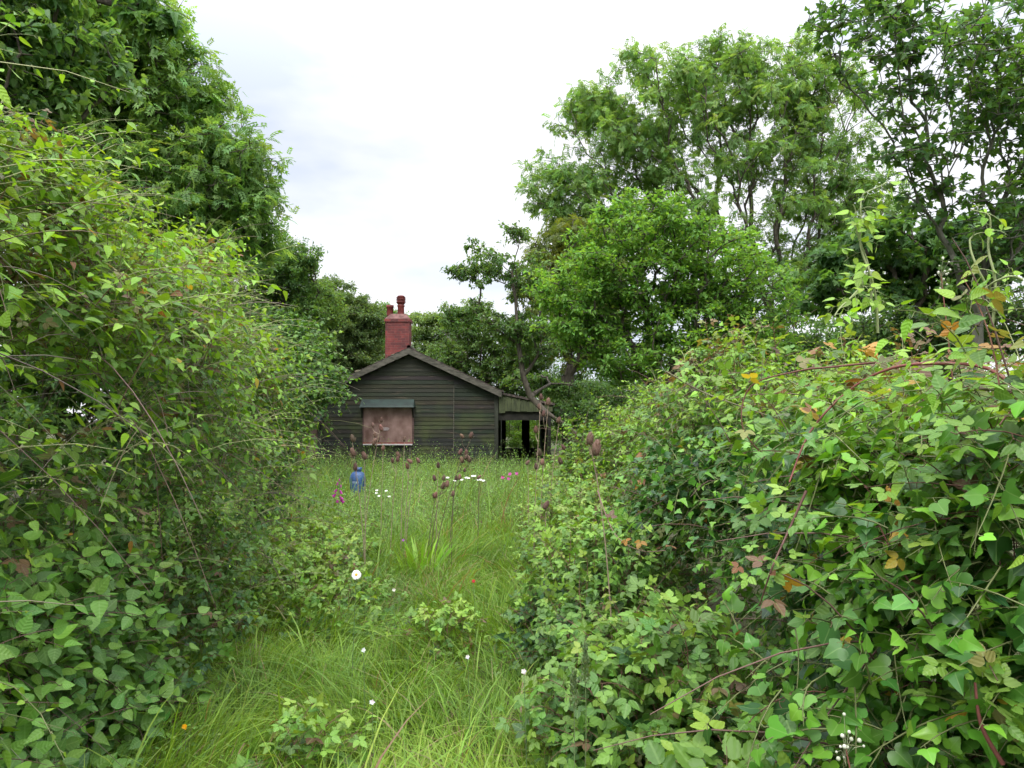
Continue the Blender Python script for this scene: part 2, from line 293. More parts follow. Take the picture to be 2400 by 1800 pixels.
# ================================================================ BUNGALOW
HY = 21.0
def build_house():
    A = at(960, 819, HY); E = at(1168, 916, HY); LX = 2 * A[0] - E[0]; slope = (A[2] - E[2]) / (E[0] - A[0])
    root = empty('timber_bungalow', (A[0], HY, 0), 'derelict dark green timber bungalow with boarded window and red chimney, across the meadow', 'bungalow')
    # weathered paint: dark green-grey with mossy and brown patches
    m, nt, out = base_mat('weatherboard'); L = nt.links.new
    pr = N(nt, 'ShaderNodeBsdfPrincipled'); pr.inputs['Roughness'].default_value = 0.75; pr.inputs['Specular IOR Level'].default_value = 0.25
    tc = N(nt, 'ShaderNodeTexCoord')
    def noise(scale, st, det=6):
        mp = N(nt, 'ShaderNodeMapping'); mp.inputs['Scale'].default_value = st; L(tc.outputs['Object'], mp.inputs[0])
        z = N(nt, 'ShaderNodeTexNoise'); z.inputs['Scale'].default_value = scale; z.inputs['Detail'].default_value = det; L(mp.outputs[0], z.inputs['Vector']); return z.outputs['Fac']
    def ramp(f, a, b, c1, c2):
        r = N(nt, 'ShaderNodeValToRGB'); r.color_ramp.elements[0].position = a; r.color_ramp.elements[1].position = b; r.color_ramp.elements[0].color = c1; r.color_ramp.elements[1].color = c2; L(f, r.inputs[0]); return r.outputs[0]
    def mixc(f, a, b, bt='MIX'):
        x = N(nt, 'ShaderNodeMix', data_type='RGBA', blend_type=bt); L(f, x.inputs[0]); L(a, x.inputs[6]); L(b, x.inputs[7]); return x.outputs[2]
    at_ = N(nt, 'ShaderNodeAttribute', attribute_name='col')
    grain = ramp(noise(5, (0.7, 1, 14)), .3, .7, (0.78, .78, .78, 1), (1.12, 1.12, 1.12, 1))
    moss = ramp(noise(1.3, (1, 1, 1.3)), .46, .62, (0, 0, 0, 1), (1, 1, 1, 1)); mc = N(nt, 'ShaderNodeRGB'); mc.outputs[0].default_value = (0.072, 0.092, 0.024, 1)
    sepz = N(nt, 'ShaderNodeSeparateXYZ'); L(tc.outputs['Object'], sepz.inputs[0]); mz = N(nt, 'ShaderNodeMapRange'); L(sepz.outputs[2], mz.inputs[0]); mz.inputs[1].default_value = 2.4; mz.inputs[2].default_value = 0.6; mz.inputs[3].default_value = 0.08; mz.inputs[4].default_value = 0.75
    mm = N(nt, 'ShaderNodeMath', operation='MULTIPLY'); L(moss, mm.inputs[0]); L(mz.outputs[0], mm.inputs[1])
    c = mixc(mm.outputs[0], at_.outputs['Color'], mc.outputs[0])
    bare = ramp(noise(3.5, (0.5, 1, 5)), .60, .68, (0, 0, 0, 1), (.6, .6, .6, 1)); bc = N(nt, 'ShaderNodeRGB'); bc.outputs[0].default_value = (0.10, 0.075, 0.055, 1)
    c = mixc(bare, c, bc.outputs[0])
    one = N(nt, 'ShaderNodeValue'); one.outputs[0].default_value = 1.0
    c = mixc(one.outputs[0], c, grain, 'MULTIPLY'); L(c, pr.inputs['Base Color'])
    bu = N(nt, 'ShaderNodeBump'); bu.inputs['Strength'].default_value = .4; bu.inputs['Distance'].default_value = .006; L(noise(6, (0.7, 1, 14)), bu.inputs['Height']); L(bu.outputs[0], pr.inputs['Normal']); L(pr.outputs[0], out.inputs[0])
    M_WB = m
    M_TRIM = mat('old_timber', (0.115, 0.105, 0.085), (0.05, 0.048, 0.036), 7, 0.85, stretch=(1, 1, 3), bump=.3)
    M_DARK = mat('dark_timber', (0.03, 0.028, 0.022), (0.015, 0.015, 0.012), 5, 0.9)
    M_ROOF = mat('roof_felt_moss', (0.10, 0.075, 0.065), (0.035, 0.032, 0.026), 9, 0.95, bump=.8)
    # front wall: weatherboards
    def boards(x0, x1, top, z0=0.0, rows=40, joints=(), y=HY, h=0.1215):
        b = MB(); z = z0; k = 0
        while z < top(0.5 * (x0 + x1)) + 3:
            zt = z + h; cuts = [x0] + [j for j in joints if x0 < j < x1] + [x1]
            for a0, a1 in zip(cuts[:-1], cuts[1:]):
                # clip to the gable outline on both ends
                pts = np.linspace(a0, a1, 160); ok = pts[[top(p) > zt for p in pts]]
                if len(ok) < 2: continue
                xa, xb = ok[0], ok[-1]; g = 0.004 if a0 != x0 or a1 != x1 else 0
                dz = rng.uniform(-.004, .004); off = rng.uniform(0, .003)
                yb = y - 0.019 - off; P = [(xa + g, yb, z + dz), (xb - g, yb, z + dz), (xb - g, y + .02, z + dz), (xa + g, y + .02, z + dz), (xa + g, y - .005, zt + .012), (xb - g, y - .005, zt + .012), (xb - g, y + .02, zt + .012), (xa + g, y + .02, zt + .012)]
                s = rng.uniform(.85, 1.2); cc = np.array((0.026, 0.029, 0.021)) * s * (1 + .1 * rng.standard_normal(3)); n0 = b.n; b.hexa(P); b.C.append(np.broadcast_to(cc.astype(np.float32), (8, 3)))
            z = zt; k += 1
            if k > rows: break
        return b
    top = lambda x: A[2] - 0.10 - slope * abs(x - A[0])
    jx = at(1064, 900, HY)[0]; jx2 = at(963, 900, HY)[0]
    boards(LX + .08, E[0] - .12, top, rows=34, joints=(jx,)).build('wall', M_WB, root)
    # backing wall and the other walls
    b = MB(); y0, y1 = HY + .022, HY + 9
    outl = [(LX + .03, 0), (E[0] - .03, 0), (E[0] - .03, E[2] - .05), (A[0], A[2] - .06), (LX + .03, E[2] - .05)]
    V = [(x, y0, z) for x, z in outl] + [(x, y1, z) for x, z in outl]
    b.add(V, T=[(0, 1, 2), (0, 2, 3), (0, 3, 4), (5, 7, 6), (5, 8, 7), (5, 9, 8)], Q=[(0, 5, 6, 1), (1, 6, 7, 2), (2, 7, 8, 3), (3, 8, 9, 4), (4, 9, 5, 0)]); b.build('rear_wall', M_DARK, root)
    # corner boards and joints
    for x, wd, z1 in ((E[0] - .06, .115, E[2] - .07), (LX + .02, .11, E[2] - .12)):
        MB().box(x - wd / 2, x + wd / 2, HY - .05, HY + .02, 0, z1).build('corner_board', M_WBC(root), root)
    MB().box(jx - .012, jx + .012, HY - .038, HY, .2, 2.6).build('cover_strip', M_TRIM, root); MB().box(jx2 - .035, jx2 + .035, HY - .04, HY, 0.2, at(0, 1046, HY)[2]).build('cover_strip', M_TRIM, root)
    # roof: two slabs with ragged tile courses, overhang to the front
    def slab(s, name, x_out, mossy):
        b = MB(); n = 14; L_ = abs(x_out - A[0]); ys = np.arange(HY - .18, HY + 9.2, .33)
        for i in range(n):
            a0, a1 = i / n * L_, (i + 1) / n * L_ + .03
            for k in range(len(ys) - 1):
                if rng.random() < .03: continue
                h = .035 + rng.uniform(0, .012); z0_ = A[2] + .02 - slope * a0; z1_ = A[2] + .02 - slope * a1; t = .012; ya, yb = ys[k] + .004 + rng.uniform(-.01, .01) * (k > 0), ys[k + 1] - .004
                xs0, xs1 = A[0] + s * a0, A[0] + s * a1
                b.hexa([(xs0, ya, z0_ + t * .2), (xs1, ya, z1_ + t), (xs1, yb, z1_ + t), (xs0, yb, z0_ + t * .2), (xs0, ya, z0_ + h * .5), (xs1, ya, z1_ + h), (xs1, yb, z1_ + h), (xs0, yb, z0_ + h * .5)])
        return b.build('roof_tiles', M_ROOF, root)
    slab(1, 'r', E[0] + .12, 0); slab(-1, 'l', LX - .12, 1)
    b = MB()
    for s in (1, -1):
        x2 = A[0] + s * (E[0] - A[0] + .12); z2 = A[2] - slope * abs(x2 - A[0])
        b.hexa([(A[0], HY - .16, A[2] - .05), (x2, HY - .16, z2 - .05), (x2, HY + 9.1, z2 - .05), (A[0], HY + 9.1, A[2] - .05), (A[0], HY - .16, A[2] + .012), (x2, HY - .16, z2 + .012), (x2, HY + 9.1, z2 + .012), (A[0], HY + 9.1, A[2] + .012)])
    b.build('roof_deck', M_DARK, root)
    MB().tubes(np.stack([np.full(30, A[0]), np.linspace(HY - .2, HY + 9.1, 30), np.full(30, A[2] + .05) + .01 * rng.standard_normal(30)], -1), np.full((1, 30), .06), 8).build('ridge', M_ROOF, root)
    # moss cushions on the left slope
    mm_ = mat('moss', (0.13, .10, .075), (.05, .06, .025), 20, .95, bump=.8)
    for k in range(26):
        d = rng.uniform(.3, 2.3); x = A[0] - d; y = HY + rng.uniform(-.1, .8); z = A[2] - slope * d + .03; r = rng.uniform(.05, .12)
        MB().lathe((x, y, z), [(r, 0), (r * .9, r * .3), (r * .5, r * .5), (0.001, r * .56)], 9).build('moss_cushion', mm_, root, smooth=True)
    # bargeboards
    for s in (1, -1):
        x2 = A[0] + s * (E[0] - A[0] + .10); z2 = A[2] - slope * abs(x2 - A[0]); h = .155
        MB().hexa([(A[0], HY - .20, A[2] - h), (x2, HY - .20, z2 - h), (x2, HY - .165, z2 - h), (A[0], HY - .165, A[2] - h), (A[0], HY - .20, A[2] + .02), (x2, HY - .20, z2 + .02), (x2, HY - .165, z2 + .02), (A[0], HY - .165, A[2] + .02)]).build('bargeboard', M_TRIM, root)
    # chimney: painted brick
    cy_ = HY + 1.6; cw = at(964, 800, cy_)[0] - at(904, 800, cy_)[0]; cx = at(934, 800, cy_)[0]; zt = at(0, 755, cy_)[2]; z_sh = at(0, 739, cy_)[2]; hw = cw / 2
    m, nt, out = base_mat('red_painted_brick'); L = nt.links.new; pr = N(nt, 'ShaderNodeBsdfPrincipled'); pr.inputs['Roughness'].default_value = .7
    tc = N(nt, 'ShaderNodeTexCoord'); mp = N(nt, 'ShaderNodeMapping'); mp.inputs['Rotation'].default_value = (R(90), 0, 0); L(tc.outputs['Object'], mp.inputs[0])
    bt = N(nt, 'ShaderNodeTexBrick'); bt.inputs['Scale'].default_value = 1; bt.inputs['Brick Width'].default_value = .225; bt.inputs['Row Height'].default_value = .075; bt.inputs['Mortar Size'].default_value = .006
    bt.inputs['Color1'].default_value = (.175, .028, .022, 1); bt.inputs['Color2'].default_value = (.085, .015, .014, 1); bt.inputs['Mortar'].default_value = (.13, .05, .042, 1); L(mp.outputs[0], bt.inputs[0])
    n2 = N(nt, 'ShaderNodeTexNoise'); n2.inputs['Scale'].default_value = 4; n2.inputs['Detail'].default_value = 6; L(tc.outputs['Object'], n2.inputs[0]); r2 = N(nt, 'ShaderNodeValToRGB'); r2.color_ramp.elements[0].position = .35; r2.color_ramp.elements[0].color = (.6, .6, .62, 1); r2.color_ramp.elements[1].position = .65; r2.color_ramp.elements[1].color = (1.25, 1.15, 1.15, 1); L(n2.outputs[0], r2.inputs[0])
    mx = N(nt, 'ShaderNodeMix', data_type='RGBA', blend_type='MULTIPLY'); mx.inputs[0].default_value = 1; L(bt.outputs[0], mx.inputs[6]); L(r2.outputs[0], mx.inputs[7]); L(mx.outputs[2], pr.inputs[0])
    bu = N(nt, 'ShaderNodeBump'); bu.inputs['Strength'].default_value = .6; bu.inputs['Distance'].default_value = .006; bu.invert = True; L(bt.outputs['Fac'], bu.inputs['Height']); L(bu.outputs[0], pr.inputs['Normal']); L(pr.outputs[0], out.inputs[0])
    ch = MB().box(cx - hw + .03, cx + hw - .03, cy_ - .25, cy_ + .25, 2.2, zt - .02).box(cx - hw, cx + hw, cy_ - .28, cy_ + .28, zt - .02, zt + .075).build('chimney', m, root)
    # (sub-parts of the chimney)
    def sub(mb, name, mt, smooth=True):
        o = mb.build(name, mt, None, smooth); o.parent = ch
        me = o.data; co = np.empty(len(me.vertices) * 3, dtype=np.float32); me.vertices.foreach_get('co', co); co = co.reshape(-1, 3) - np.array(root.location, dtype=np.float32); me.vertices.foreach_set('co', co.ravel()); me.update(); return o
    t0 = zt + .075
    sub(MB().hexa([(cx - hw + .01, cy_ - .27, t0), (cx + hw - .01, cy_ - .27, t0), (cx + hw - .01, cy_ + .27, t0), (cx - hw + .01, cy_ + .27, t0), (cx - hw + .18, cy_ - .13, z_sh + .03), (cx + hw - .16, cy_ - .13, z_sh + .03), (cx + hw - .16, cy_ + .13, z_sh + .03), (cx - hw + .18, cy_ + .13, z_sh + .03)]), 'mortar_cap', mat('flaunching', (.19, .10, .09), (.10, .05, .045), 9, .9, bump=.4), False)
    MP = mat('red_clay_pot', (.18, .034, .026), (.09, .017, .016), 8, .6)
    x1 = at(920.5, 0, cy_)[0]; zl = at(0, 715, cy_)[2]; r = .5 * (at(929, 0, cy_)[0] - at(913, 0, cy_)[0])
    sub(MB().lathe((x1, cy_, z_sh - .02), [(r * .95, 0), (r * .92, (zl - z_sh) * .75), (r * 1.08, (zl - z_sh) * .8), (r * 1.08, zl - z_sh + .01), (r * .8, zl - z_sh + .012), (r * .7, .1)], 20), 'chimney_pot', MP)
    x2 = at(945.5, 0, cy_)[0]; r = .5 * (at(954, 0, cy_)[0] - at(938, 0, cy_)[0]); h1 = at(0, 712, cy_)[2] - z_sh; h2 = at(0, 691, cy_)[2] - z_sh
    pot = [(r * .98, 0), (r * .93, h1 * .75), (r * 1.1, h1 * .85), (r * 1.1, h1 * .9), (r * .9, h1 * .95), (r * .95, h1)]
    sub(MB().lathe((x2, cy_, z_sh - .02), pot, 20), 'chimney_pot', MP)
    cowl = [(r * .95, h1), (r * 1.2, h1 + .04)]; k = 4
    for i in range(k):
        a = h1 + .05 + (h2 - h1 - .09) * i / k; bb = (h2 - h1 - .09) / k; cowl += [(r * 1.35, a), (r * 1.35, a + bb * .4), (r * 1.05, a + bb * .55), (r * 1.05, a + bb * .9)]
    cowl += [(r * 1.15, h2 - .05), (r * .9, h2 - .015), (r * .4, h2), (0.001, h2 + .002)]
    sub(MB().lathe((x2, cy_, z_sh - .02), cowl, 20), 'chimney_cowl', MP)
    # boarded window
    def window(pxa, pxb, pya, pyb, hpa, hpb, hya, hyb, detail):
        a = at(pxa, pyb, HY); b_ = at(pxb, pya, HY); x0, x1, z0, z1 = a[0], b_[0], a[2], b_[2]
        fr = MB().box(x0 - .04, x1 + .05, HY - .045, HY + .02, z0 - .02, z1 + .08).build('window_frame', mat('window_frame_paint', (.10, .06, .055), (.06, .035, .03), 6, .7), root)
        ply = mat('weathered_plywood', (.25, .16, .14), (.105, .055, .042), 3.6, .75, stretch=(1, 1, .7), contrast=(.34, .66), bump=.1)
        def subw(mb, name, mt):
            o = mb.build(name, mt, root); o.parent = fr; return o
        subw(MB().box(x0, x1, HY - .062, HY - .047, z0, z1 + .06), 'board', ply)
        if detail:
            subw(MB().box(x0 - .02, x1 + .02, HY - .068, HY - .05, z0 - .035, z0 - .004), 'bottom_rail', mat('red_oxide_rail', (.26, .05, .03), (.16, .04, .03), 7, .7))
            subw(MB().box(x0 - .01, x1 + .01, HY - .10, HY - .046, z0 - .075, z0 - .037), 'sill', mat('white_sill', (.62, .6, .6), (.4, .36, .35), 9, .5))
            p0 = at(893, 1009, HY); p1 = at(914, 1000, HY); cxp = p1[0]; zc = (p0[2] + p1[2]) / 2; hh = (p1[2] - p0[2]) / 2
            mb = MB(); mb.add([(p0[0], HY - .075, zc - hh), (cxp - .05, HY - .075, zc - hh), (cxp, HY - .075, zc), (cxp - .05, HY - .075, zc + hh * .7), (p0[0], HY - .075, zc + hh * .7), (p0[0], HY - .062, zc - hh), (cxp - .05, HY - .062, zc - hh), (cxp, HY - .062, zc), (cxp - .05, HY - .062, zc + hh * .7), (p0[0], HY - .062, zc + hh * .7)],
                T=[(0, 1, 2), (0, 2, 3), (0, 3, 4)], Q=[(0, 5, 6, 1), (1, 6, 7, 2), (2, 7, 8, 3), (3, 8, 9, 4), (4, 9, 5, 0)]); subw(mb, 'metal_plate', mat('dull_plate', (.33, .27, .27), (.22, .17, .17), 9, .5, metal=.2))
        ha, hb = at(hpa, hyb, HY)[0], at(hpb, hyb, HY)[0]; zt_, zb = at(0, hya, HY)[2], at(0, hyb, HY)[2]; d = .26
        hood = MB().hexa([(ha, HY - d, zb), (hb, HY - d, zb), (hb + .02, HY - .03, zb + .02), (ha, HY - .03, zb + .02), (ha + .02, HY - d + .03, zb + .055), (hb - .02, HY - d + .03, zb + .055), (hb - .03, HY - .03, zt_), (ha + .03, HY - .03, zt_)]).build('window_hood', mat('green_felt_hood', (.022, .042, .034), (.014, .024, .02), 4, .6), root)
        for x in (ha + .05, hb - .05):
            o = MB().hexa([(x - .02, HY - .05, zb - .30), (x + .02, HY - .05, zb - .30), (x + .02, HY - .03, zb - .30), (x - .02, HY - .03, zb - .30), (x - .02, HY - d + .04, zb), (x + .02, HY - d + .04, zb), (x + .02, HY - .03, zb), (x - .02, HY - .03, zb)]).build('bracket', M_DARK, root); o.parent = hood
    window(853, 967, 955, 1037, 846, 973, 936, 955, True)
    # left lean-to wing with its own boarded window
    wx0 = LX - 2.4
    topl = lambda x: E[2] - .12 - .22 * (LX - x)
    boards(wx0, LX - .05, topl, rows=19).build('wing_wall', M_WB, root)
    MB().box(wx0, LX - .04, HY + .022, HY + 7, 0, 1.9).build('wing_side_wall', M_DARK, root)
    MB().hexa([(LX - .1, HY - .15, E[2] - .12), (wx0 - .1, HY - .15, E[2] - .68), (wx0 - .1, HY + 7.1, E[2] - .68), (LX - .1, HY + 7.1, E[2] - .12), (LX - .1, HY - .15, E[2] - .05), (wx0 - .1, HY - .15, E[2] - .61), (wx0 - .1, HY + 7.1, E[2] - .61), (LX - .1, HY + 7.1, E[2] - .05)]).build('wing_roof', M_ROOF, root)
    window(700, 744, 990, 1068, 690, 757, 974, 986, False)
    # veranda on the right
    vx1 = at(1292, 950, HY)[0]; zE = E[2] - .02; vz = at(0, 948, HY)[2]
    MB().hexa([(E[0] - .05, HY - .1, zE - .06), (vx1 + .1, HY - .1, vz - .03), (vx1 + .1, HY + 7, vz - .03), (E[0] - .05, HY + 7, zE - .06), (E[0] - .05, HY - .1, zE), (vx1 + .1, HY - .1, vz + .04), (vx1 + .1, HY + 7, vz + .04), (E[0] - .05, HY + 7, zE)]).build('veranda_roof', M_ROOF, root)
    MV = mat('pale_green_boards_shaded', (.085, .10, .045), (.04, .048, .026), 3, .8, stretch=(6, 1, 1), bump=.2); mb = MB(); x = E[0] + .015; k = 0; zb = at(0, 964, HY)[2]  # valance shadow put into the board colour, darker than the pale paint
    while x < vx1 - .05:
        wv = rng.uniform(.13, .2); tz = zE - .08 - (x - E[0]) / (vx1 - E[0]) * (zE - vz); mb.box(x, x + wv - .008, HY - .06 - rng.uniform(0, .006), HY - .035, zb + rng.uniform(-.02, .02) - (.05 if k == 0 else 0), tz); x += wv; k += 1
    mb.build('valance', MV, root)
    MB().box(E[0], vx1, HY + .0, HY + .1, at(0, 985, HY)[2], zb + .01).build('beam', M_DARK, root)
    for y in (HY + .05, HY + 3.4): MB().box(vx1 - .1, vx1 - .01, y - .045, y + .045, 0, vz - .035).build('post', M_DARK, root)
    # back screen of the veranda with two openings, side rail
    yb = HY + 6.9; o1 = at(1186, 0, yb)[0], at(1222, 0, yb)[0]; o2 = at(1240, 0, yb)[0], at(1266, 0, yb)[0]; za, zc = at(0, 1050, yb)[2], at(0, 984, yb)[2]; xr = vx1 + .1
    MB().box(E[0], xr, yb, yb + .06, 0, za).box(E[0], xr, yb, yb + .06, zc, 2.3).box(E[0], o1[0], yb, yb + .06, za, zc).box(o1[1], o2[0], yb, yb + .06, za, zc).box(o2[1], xr, yb, yb + .06, za, zc).build('veranda_end_wall', M_DARK, root)
    MB().box(vx1 - .07, vx1 - .02, HY + .1, yb, 0, .95).box(vx1 - .07, vx1 - .02, HY + 1.6, yb, .95, vz - .04).build('veranda_side_wall', M_DARK, root)
    MB().box(E[0] + .02, vx1 - .02, HY - .05, yb, 0, .12).build('veranda_floor', M_DARK, root)
_wbc = []
def M_WBC(root):
    if not _wbc: _wbc.append(mat('corner_paint', (0.045, 0.05, 0.036), (0.028, 0.03, 0.022), 6, .8, stretch=(1, 1, .3)))
    return _wbc[0]
build_house()

# ================================================================ TREES
def build_tree(name, label, cat, base, forkz, blobs, nclump, cr, tpl, nleaf, lsize, cols, trunk_r=.16, droop=.3, bark=None, group=None, squash=.7, mt=None, lean=None, smooth=False, twig=4, gap=0.0, tone=1.0, pathw=.5, spine=None):
    base = np.array(base, float); root = empty(name, (base[0], base[1], 0), label, cat, group)
    C = []; Rb = []
    wt = np.array([b[3] * b[4] * (b[5] if len(b) > 5 else 1) * (b[2] / 20) ** 2 for b in blobs], float); wt /= wt.sum()
    for b, wgt in zip(blobs, wt):
        n = max(3, int(nclump * wgt)); c = at(b[0], b[1], b[2]); rx, rz = b[3] * b[2] / F, b[4] * b[2] / F; ry = .5 * (rx + rz)
        P = rdir(n) * (rng.random((n, 1)) ** .42) * (rx, ry, rz); P *= 1 + .28 * (vnoise(P + c, max(rx, rz) * .45, 5)[:, None] - .5) * 2; C.append(c + P)
    C = np.concatenate(C); C = C[C[:, 2] > .35]
    if gap > 0: C = C[vnoise(C, cr * 2.6, 9) > gap]
    # skeleton: every clump grows from the nearest, shortest-path node
    fork = np.array(lean if lean is not None else (base[0], base[1], forkz), float); K = 6
    if spine is None:
        tt = np.linspace(0, 1, 7)[:, None]; trunk = np.array([base[0], base[1], -.1]) * (1 - tt) + fork * tt; trunk[1:-1] += .05 * rng.standard_normal((5, 3)) * (1, 1, 0)
    else: trunk = np.array(spine, float)
    nodes = [p for p in trunk]; path = list(np.cumsum([0] + [np.linalg.norm(trunk[i + 1] - trunk[i]) for i in range(len(trunk) - 1)])); par = [-1] + list(range(len(trunk) - 1)); lk = []
    start = max(2, len(trunk) // 2)
    for c in C[np.argsort(np.linalg.norm(C - fork, axis=1))]:
        Nd = np.array(nodes[start:]); pt = np.array(path[start:]); d = np.linalg.norm(Nd - c, axis=1); low = np.maximum(0, Nd[:, 2] - c[2]); j = int(np.argmin(d + pathw * pt + .5 * low)) + start
        a = nodes[j]; L_ = np.linalg.norm(c - a); t = np.linspace(0, 1, K)[:, None]; P = a * (1 - t) + c * t + np.array((0, 0, 1)) * (.10 * L_ * np.sin(math.pi * t)) + .02 * L_ * rng.standard_normal((K, 3)) * np.sin(math.pi * t)
        ids = [j]
        for k in range(1, K): nodes.append(P[k]); path.append(path[ids[-1]] + L_ / (K - 1)); par.append(ids[-1]); ids.append(len(nodes) - 1)
        lk.append(ids)
    cnt = np.zeros(len(nodes))
    for ids in lk: cnt[ids[-1]] += 1
    for i in range(len(nodes) - 1, 0, -1): cnt[par[i]] += cnt[i]
    rad = np.maximum(trunk_r * (cnt / max(cnt[0], 1)) ** .48, .006 + .0004 * cr); Nn = np.array(nodes)
    mb = MB(); T = np.array(lk); mb.tubes(Nn[T], rad[T] * np.linspace(1, .9, K), 5)
    rt = np.array([trunk_r * (1.35 if i == 0 else 1.0) * max((cnt[i] / cnt[0]) ** .48, .35) for i in range(len(trunk))]); mb.tubes(trunk, rt[None], 9)
    # leafy twigs
    n = len(C); D = rdir(n * twig); D[:, 2] = np.abs(D[:, 2]) * .7 - .15; D = nrm(D); O = np.repeat(C, twig, 0); Lt = cr * rng.uniform(.6, 1.25, n * twig); t = np.linspace(0, 1, 4)
    TP = O[:, None] + D[:, None] * (Lt[:, None] * t)[..., None] * (1, 1, squash); TP[..., 2] -= droop * .35 * (Lt[:, None] * t ** 2); mb.tubes(TP, np.broadcast_to(np.array([.007, .006, .004, .002]) * (1 + cr), TP.shape[:2]), 3)
    mb.build('trunk', bark or M_BARK, root, smooth=True)
    k = max(1, nleaf // twig); m = n * twig * k; tt = rng.random((n * twig, k)) ** .7; P = O[:, None] + D[:, None] * (Lt[:, None] * tt)[..., None] * (1, 1, squash); P[..., 2] -= droop * .35 * Lt[:, None] * tt ** 2
    P = (P + rng.standard_normal(P.shape) * cr * .13).reshape(-1, 3); DD = np.repeat(D, k, 0); ld = nrm(DD * .7 + rdir(m) * .8 - UP * droop); nn = nrm(UP * .9 + DD * .3 + rdir(m) * .65)
    tone_c = np.repeat(rng.normal(0, .5, n), twig * k); t01 = np.clip(.5 + .22 * tone_c + .5 * (vnoise(P, cr * 2.2, 4) - .5) + .12 * rng.standard_normal(m), 0, 1)
    lv = Leaves(); lv.add(tpl, P, ld, nn, lsize * rng.uniform(.7, 1.25, m), np.minimum(palette(m, cols, t=t01, jit=.12) * tone * 1.2, .45)); lv.build('crown', mt or M_TREE, root, smooth=smooth)
    return root
G_ASH = [(.085, .16, .05), (.13, .235, .07), (.20, .32, .09)]
G_DARK = [(.042, .09, .034), (.075, .15, .046), (.12, .21, .06)]
G_PLUM = [(.065, .145, .032), (.115, .235, .045), (.185, .34, .06)]
G_APPLE = [(.05, .11, .035), (.085, .16, .045), (.13, .22, .06)]
G_SYC = [(.035, .085, .03), (.065, .145, .038), (.12, .23, .045)]
G_FAR = [(.07, .13, .05), (.11, .18, .065), (.15, .23, .08)]
TR = 'trees around the bungalow'
def X(px, Y): return at(px, 900, Y)[0]
# left side
build_tree('broadleaf_tree', 'dark broadleaf tree with drooping leaves in the top left corner', 'tree', (X(-260, 6), 6.3, 0), 2.4, [(20, 60, 6, 200, 190), (150, 160, 6.2, 120, 130), (-200, 100, 6, 200, 260), (60, 300, 6, 130, 110)], 300, .26, OV_HI, 90, .074, G_DARK, .13, .6, smooth=True, tone=1.2)
build_tree('ash_tree', 'tall feathery ash tree rising behind the left thicket', 'ash tree', (X(260, 14), 14.5, 0), 3.2, [(250, 130, 13.5, 190, 170), (400, 260, 14, 150, 150), (540, 390, 14, 110, 120), (430, 500, 14, 190, 190), (230, 420, 14, 220, 230), (560, 560, 14.5, 90, 110), (330, 60, 13.5, 110, 90), (600, 480, 14, 50, 70), (0, 300, 14, 250, 300)], 1000, .42, ASHC, 30, .21, G_ASH, .22, .25, tone=1.15)
build_tree('sycamore_branch_tree', 'dark sycamore whose leafy branch tip hangs into the sky at top left', 'sycamore', (X(-60, 9.5), 9.5, 0), 5.5, [(340, 25, 9, 55, 50), (395, 55, 9, 25, 22), (230, -120, 9, 160, 110), (30, -250, 9.5, 220, 160)], 120, .28, SYC, 44, .13, G_SYC, .16, .8)
build_tree('hedgerow_tree', 'rounded green tree with ragged edge right of the tall left ash', 'tree', (X(640, 18), 18.5, 0), 2.5, [(600, 640, 18, 90, 90), (680, 640, 18, 65, 70), (660, 760, 18, 110, 110), (735, 720, 18.5, 50, 60), (560, 800, 18, 130, 120), (715, 610, 18, 28, 28)], 480, .4, QUAD, 190, .085, G_DARK + [(.085, .14, .035)], .2, .3, tone=1.15)
build_tree('hedgerow_tree', 'bushy mid green tree behind the left end of the bungalow', 'tree', (X(790, 27), 28, 0), 2.6, [(790, 740, 27, 80, 75), (850, 760, 27.5, 60, 70), (740, 790, 27, 90, 100), (830, 850, 27.5, 90, 70), (760, 690, 27, 40, 35)], 420, .5, QUAD, 190, .11, G_FAR, .22, .3, tone=.85)
build_tree('hedgerow_tree', 'small dark tree directly left of the red chimney', 'tree', (X(905, 33), 34, 0), 2.6, [(905, 760, 33, 50, 50), (895, 830, 33, 60, 60)], 90, .5, QUAD, 190, .12, G_DARK, .2, .3, tone=1.2)
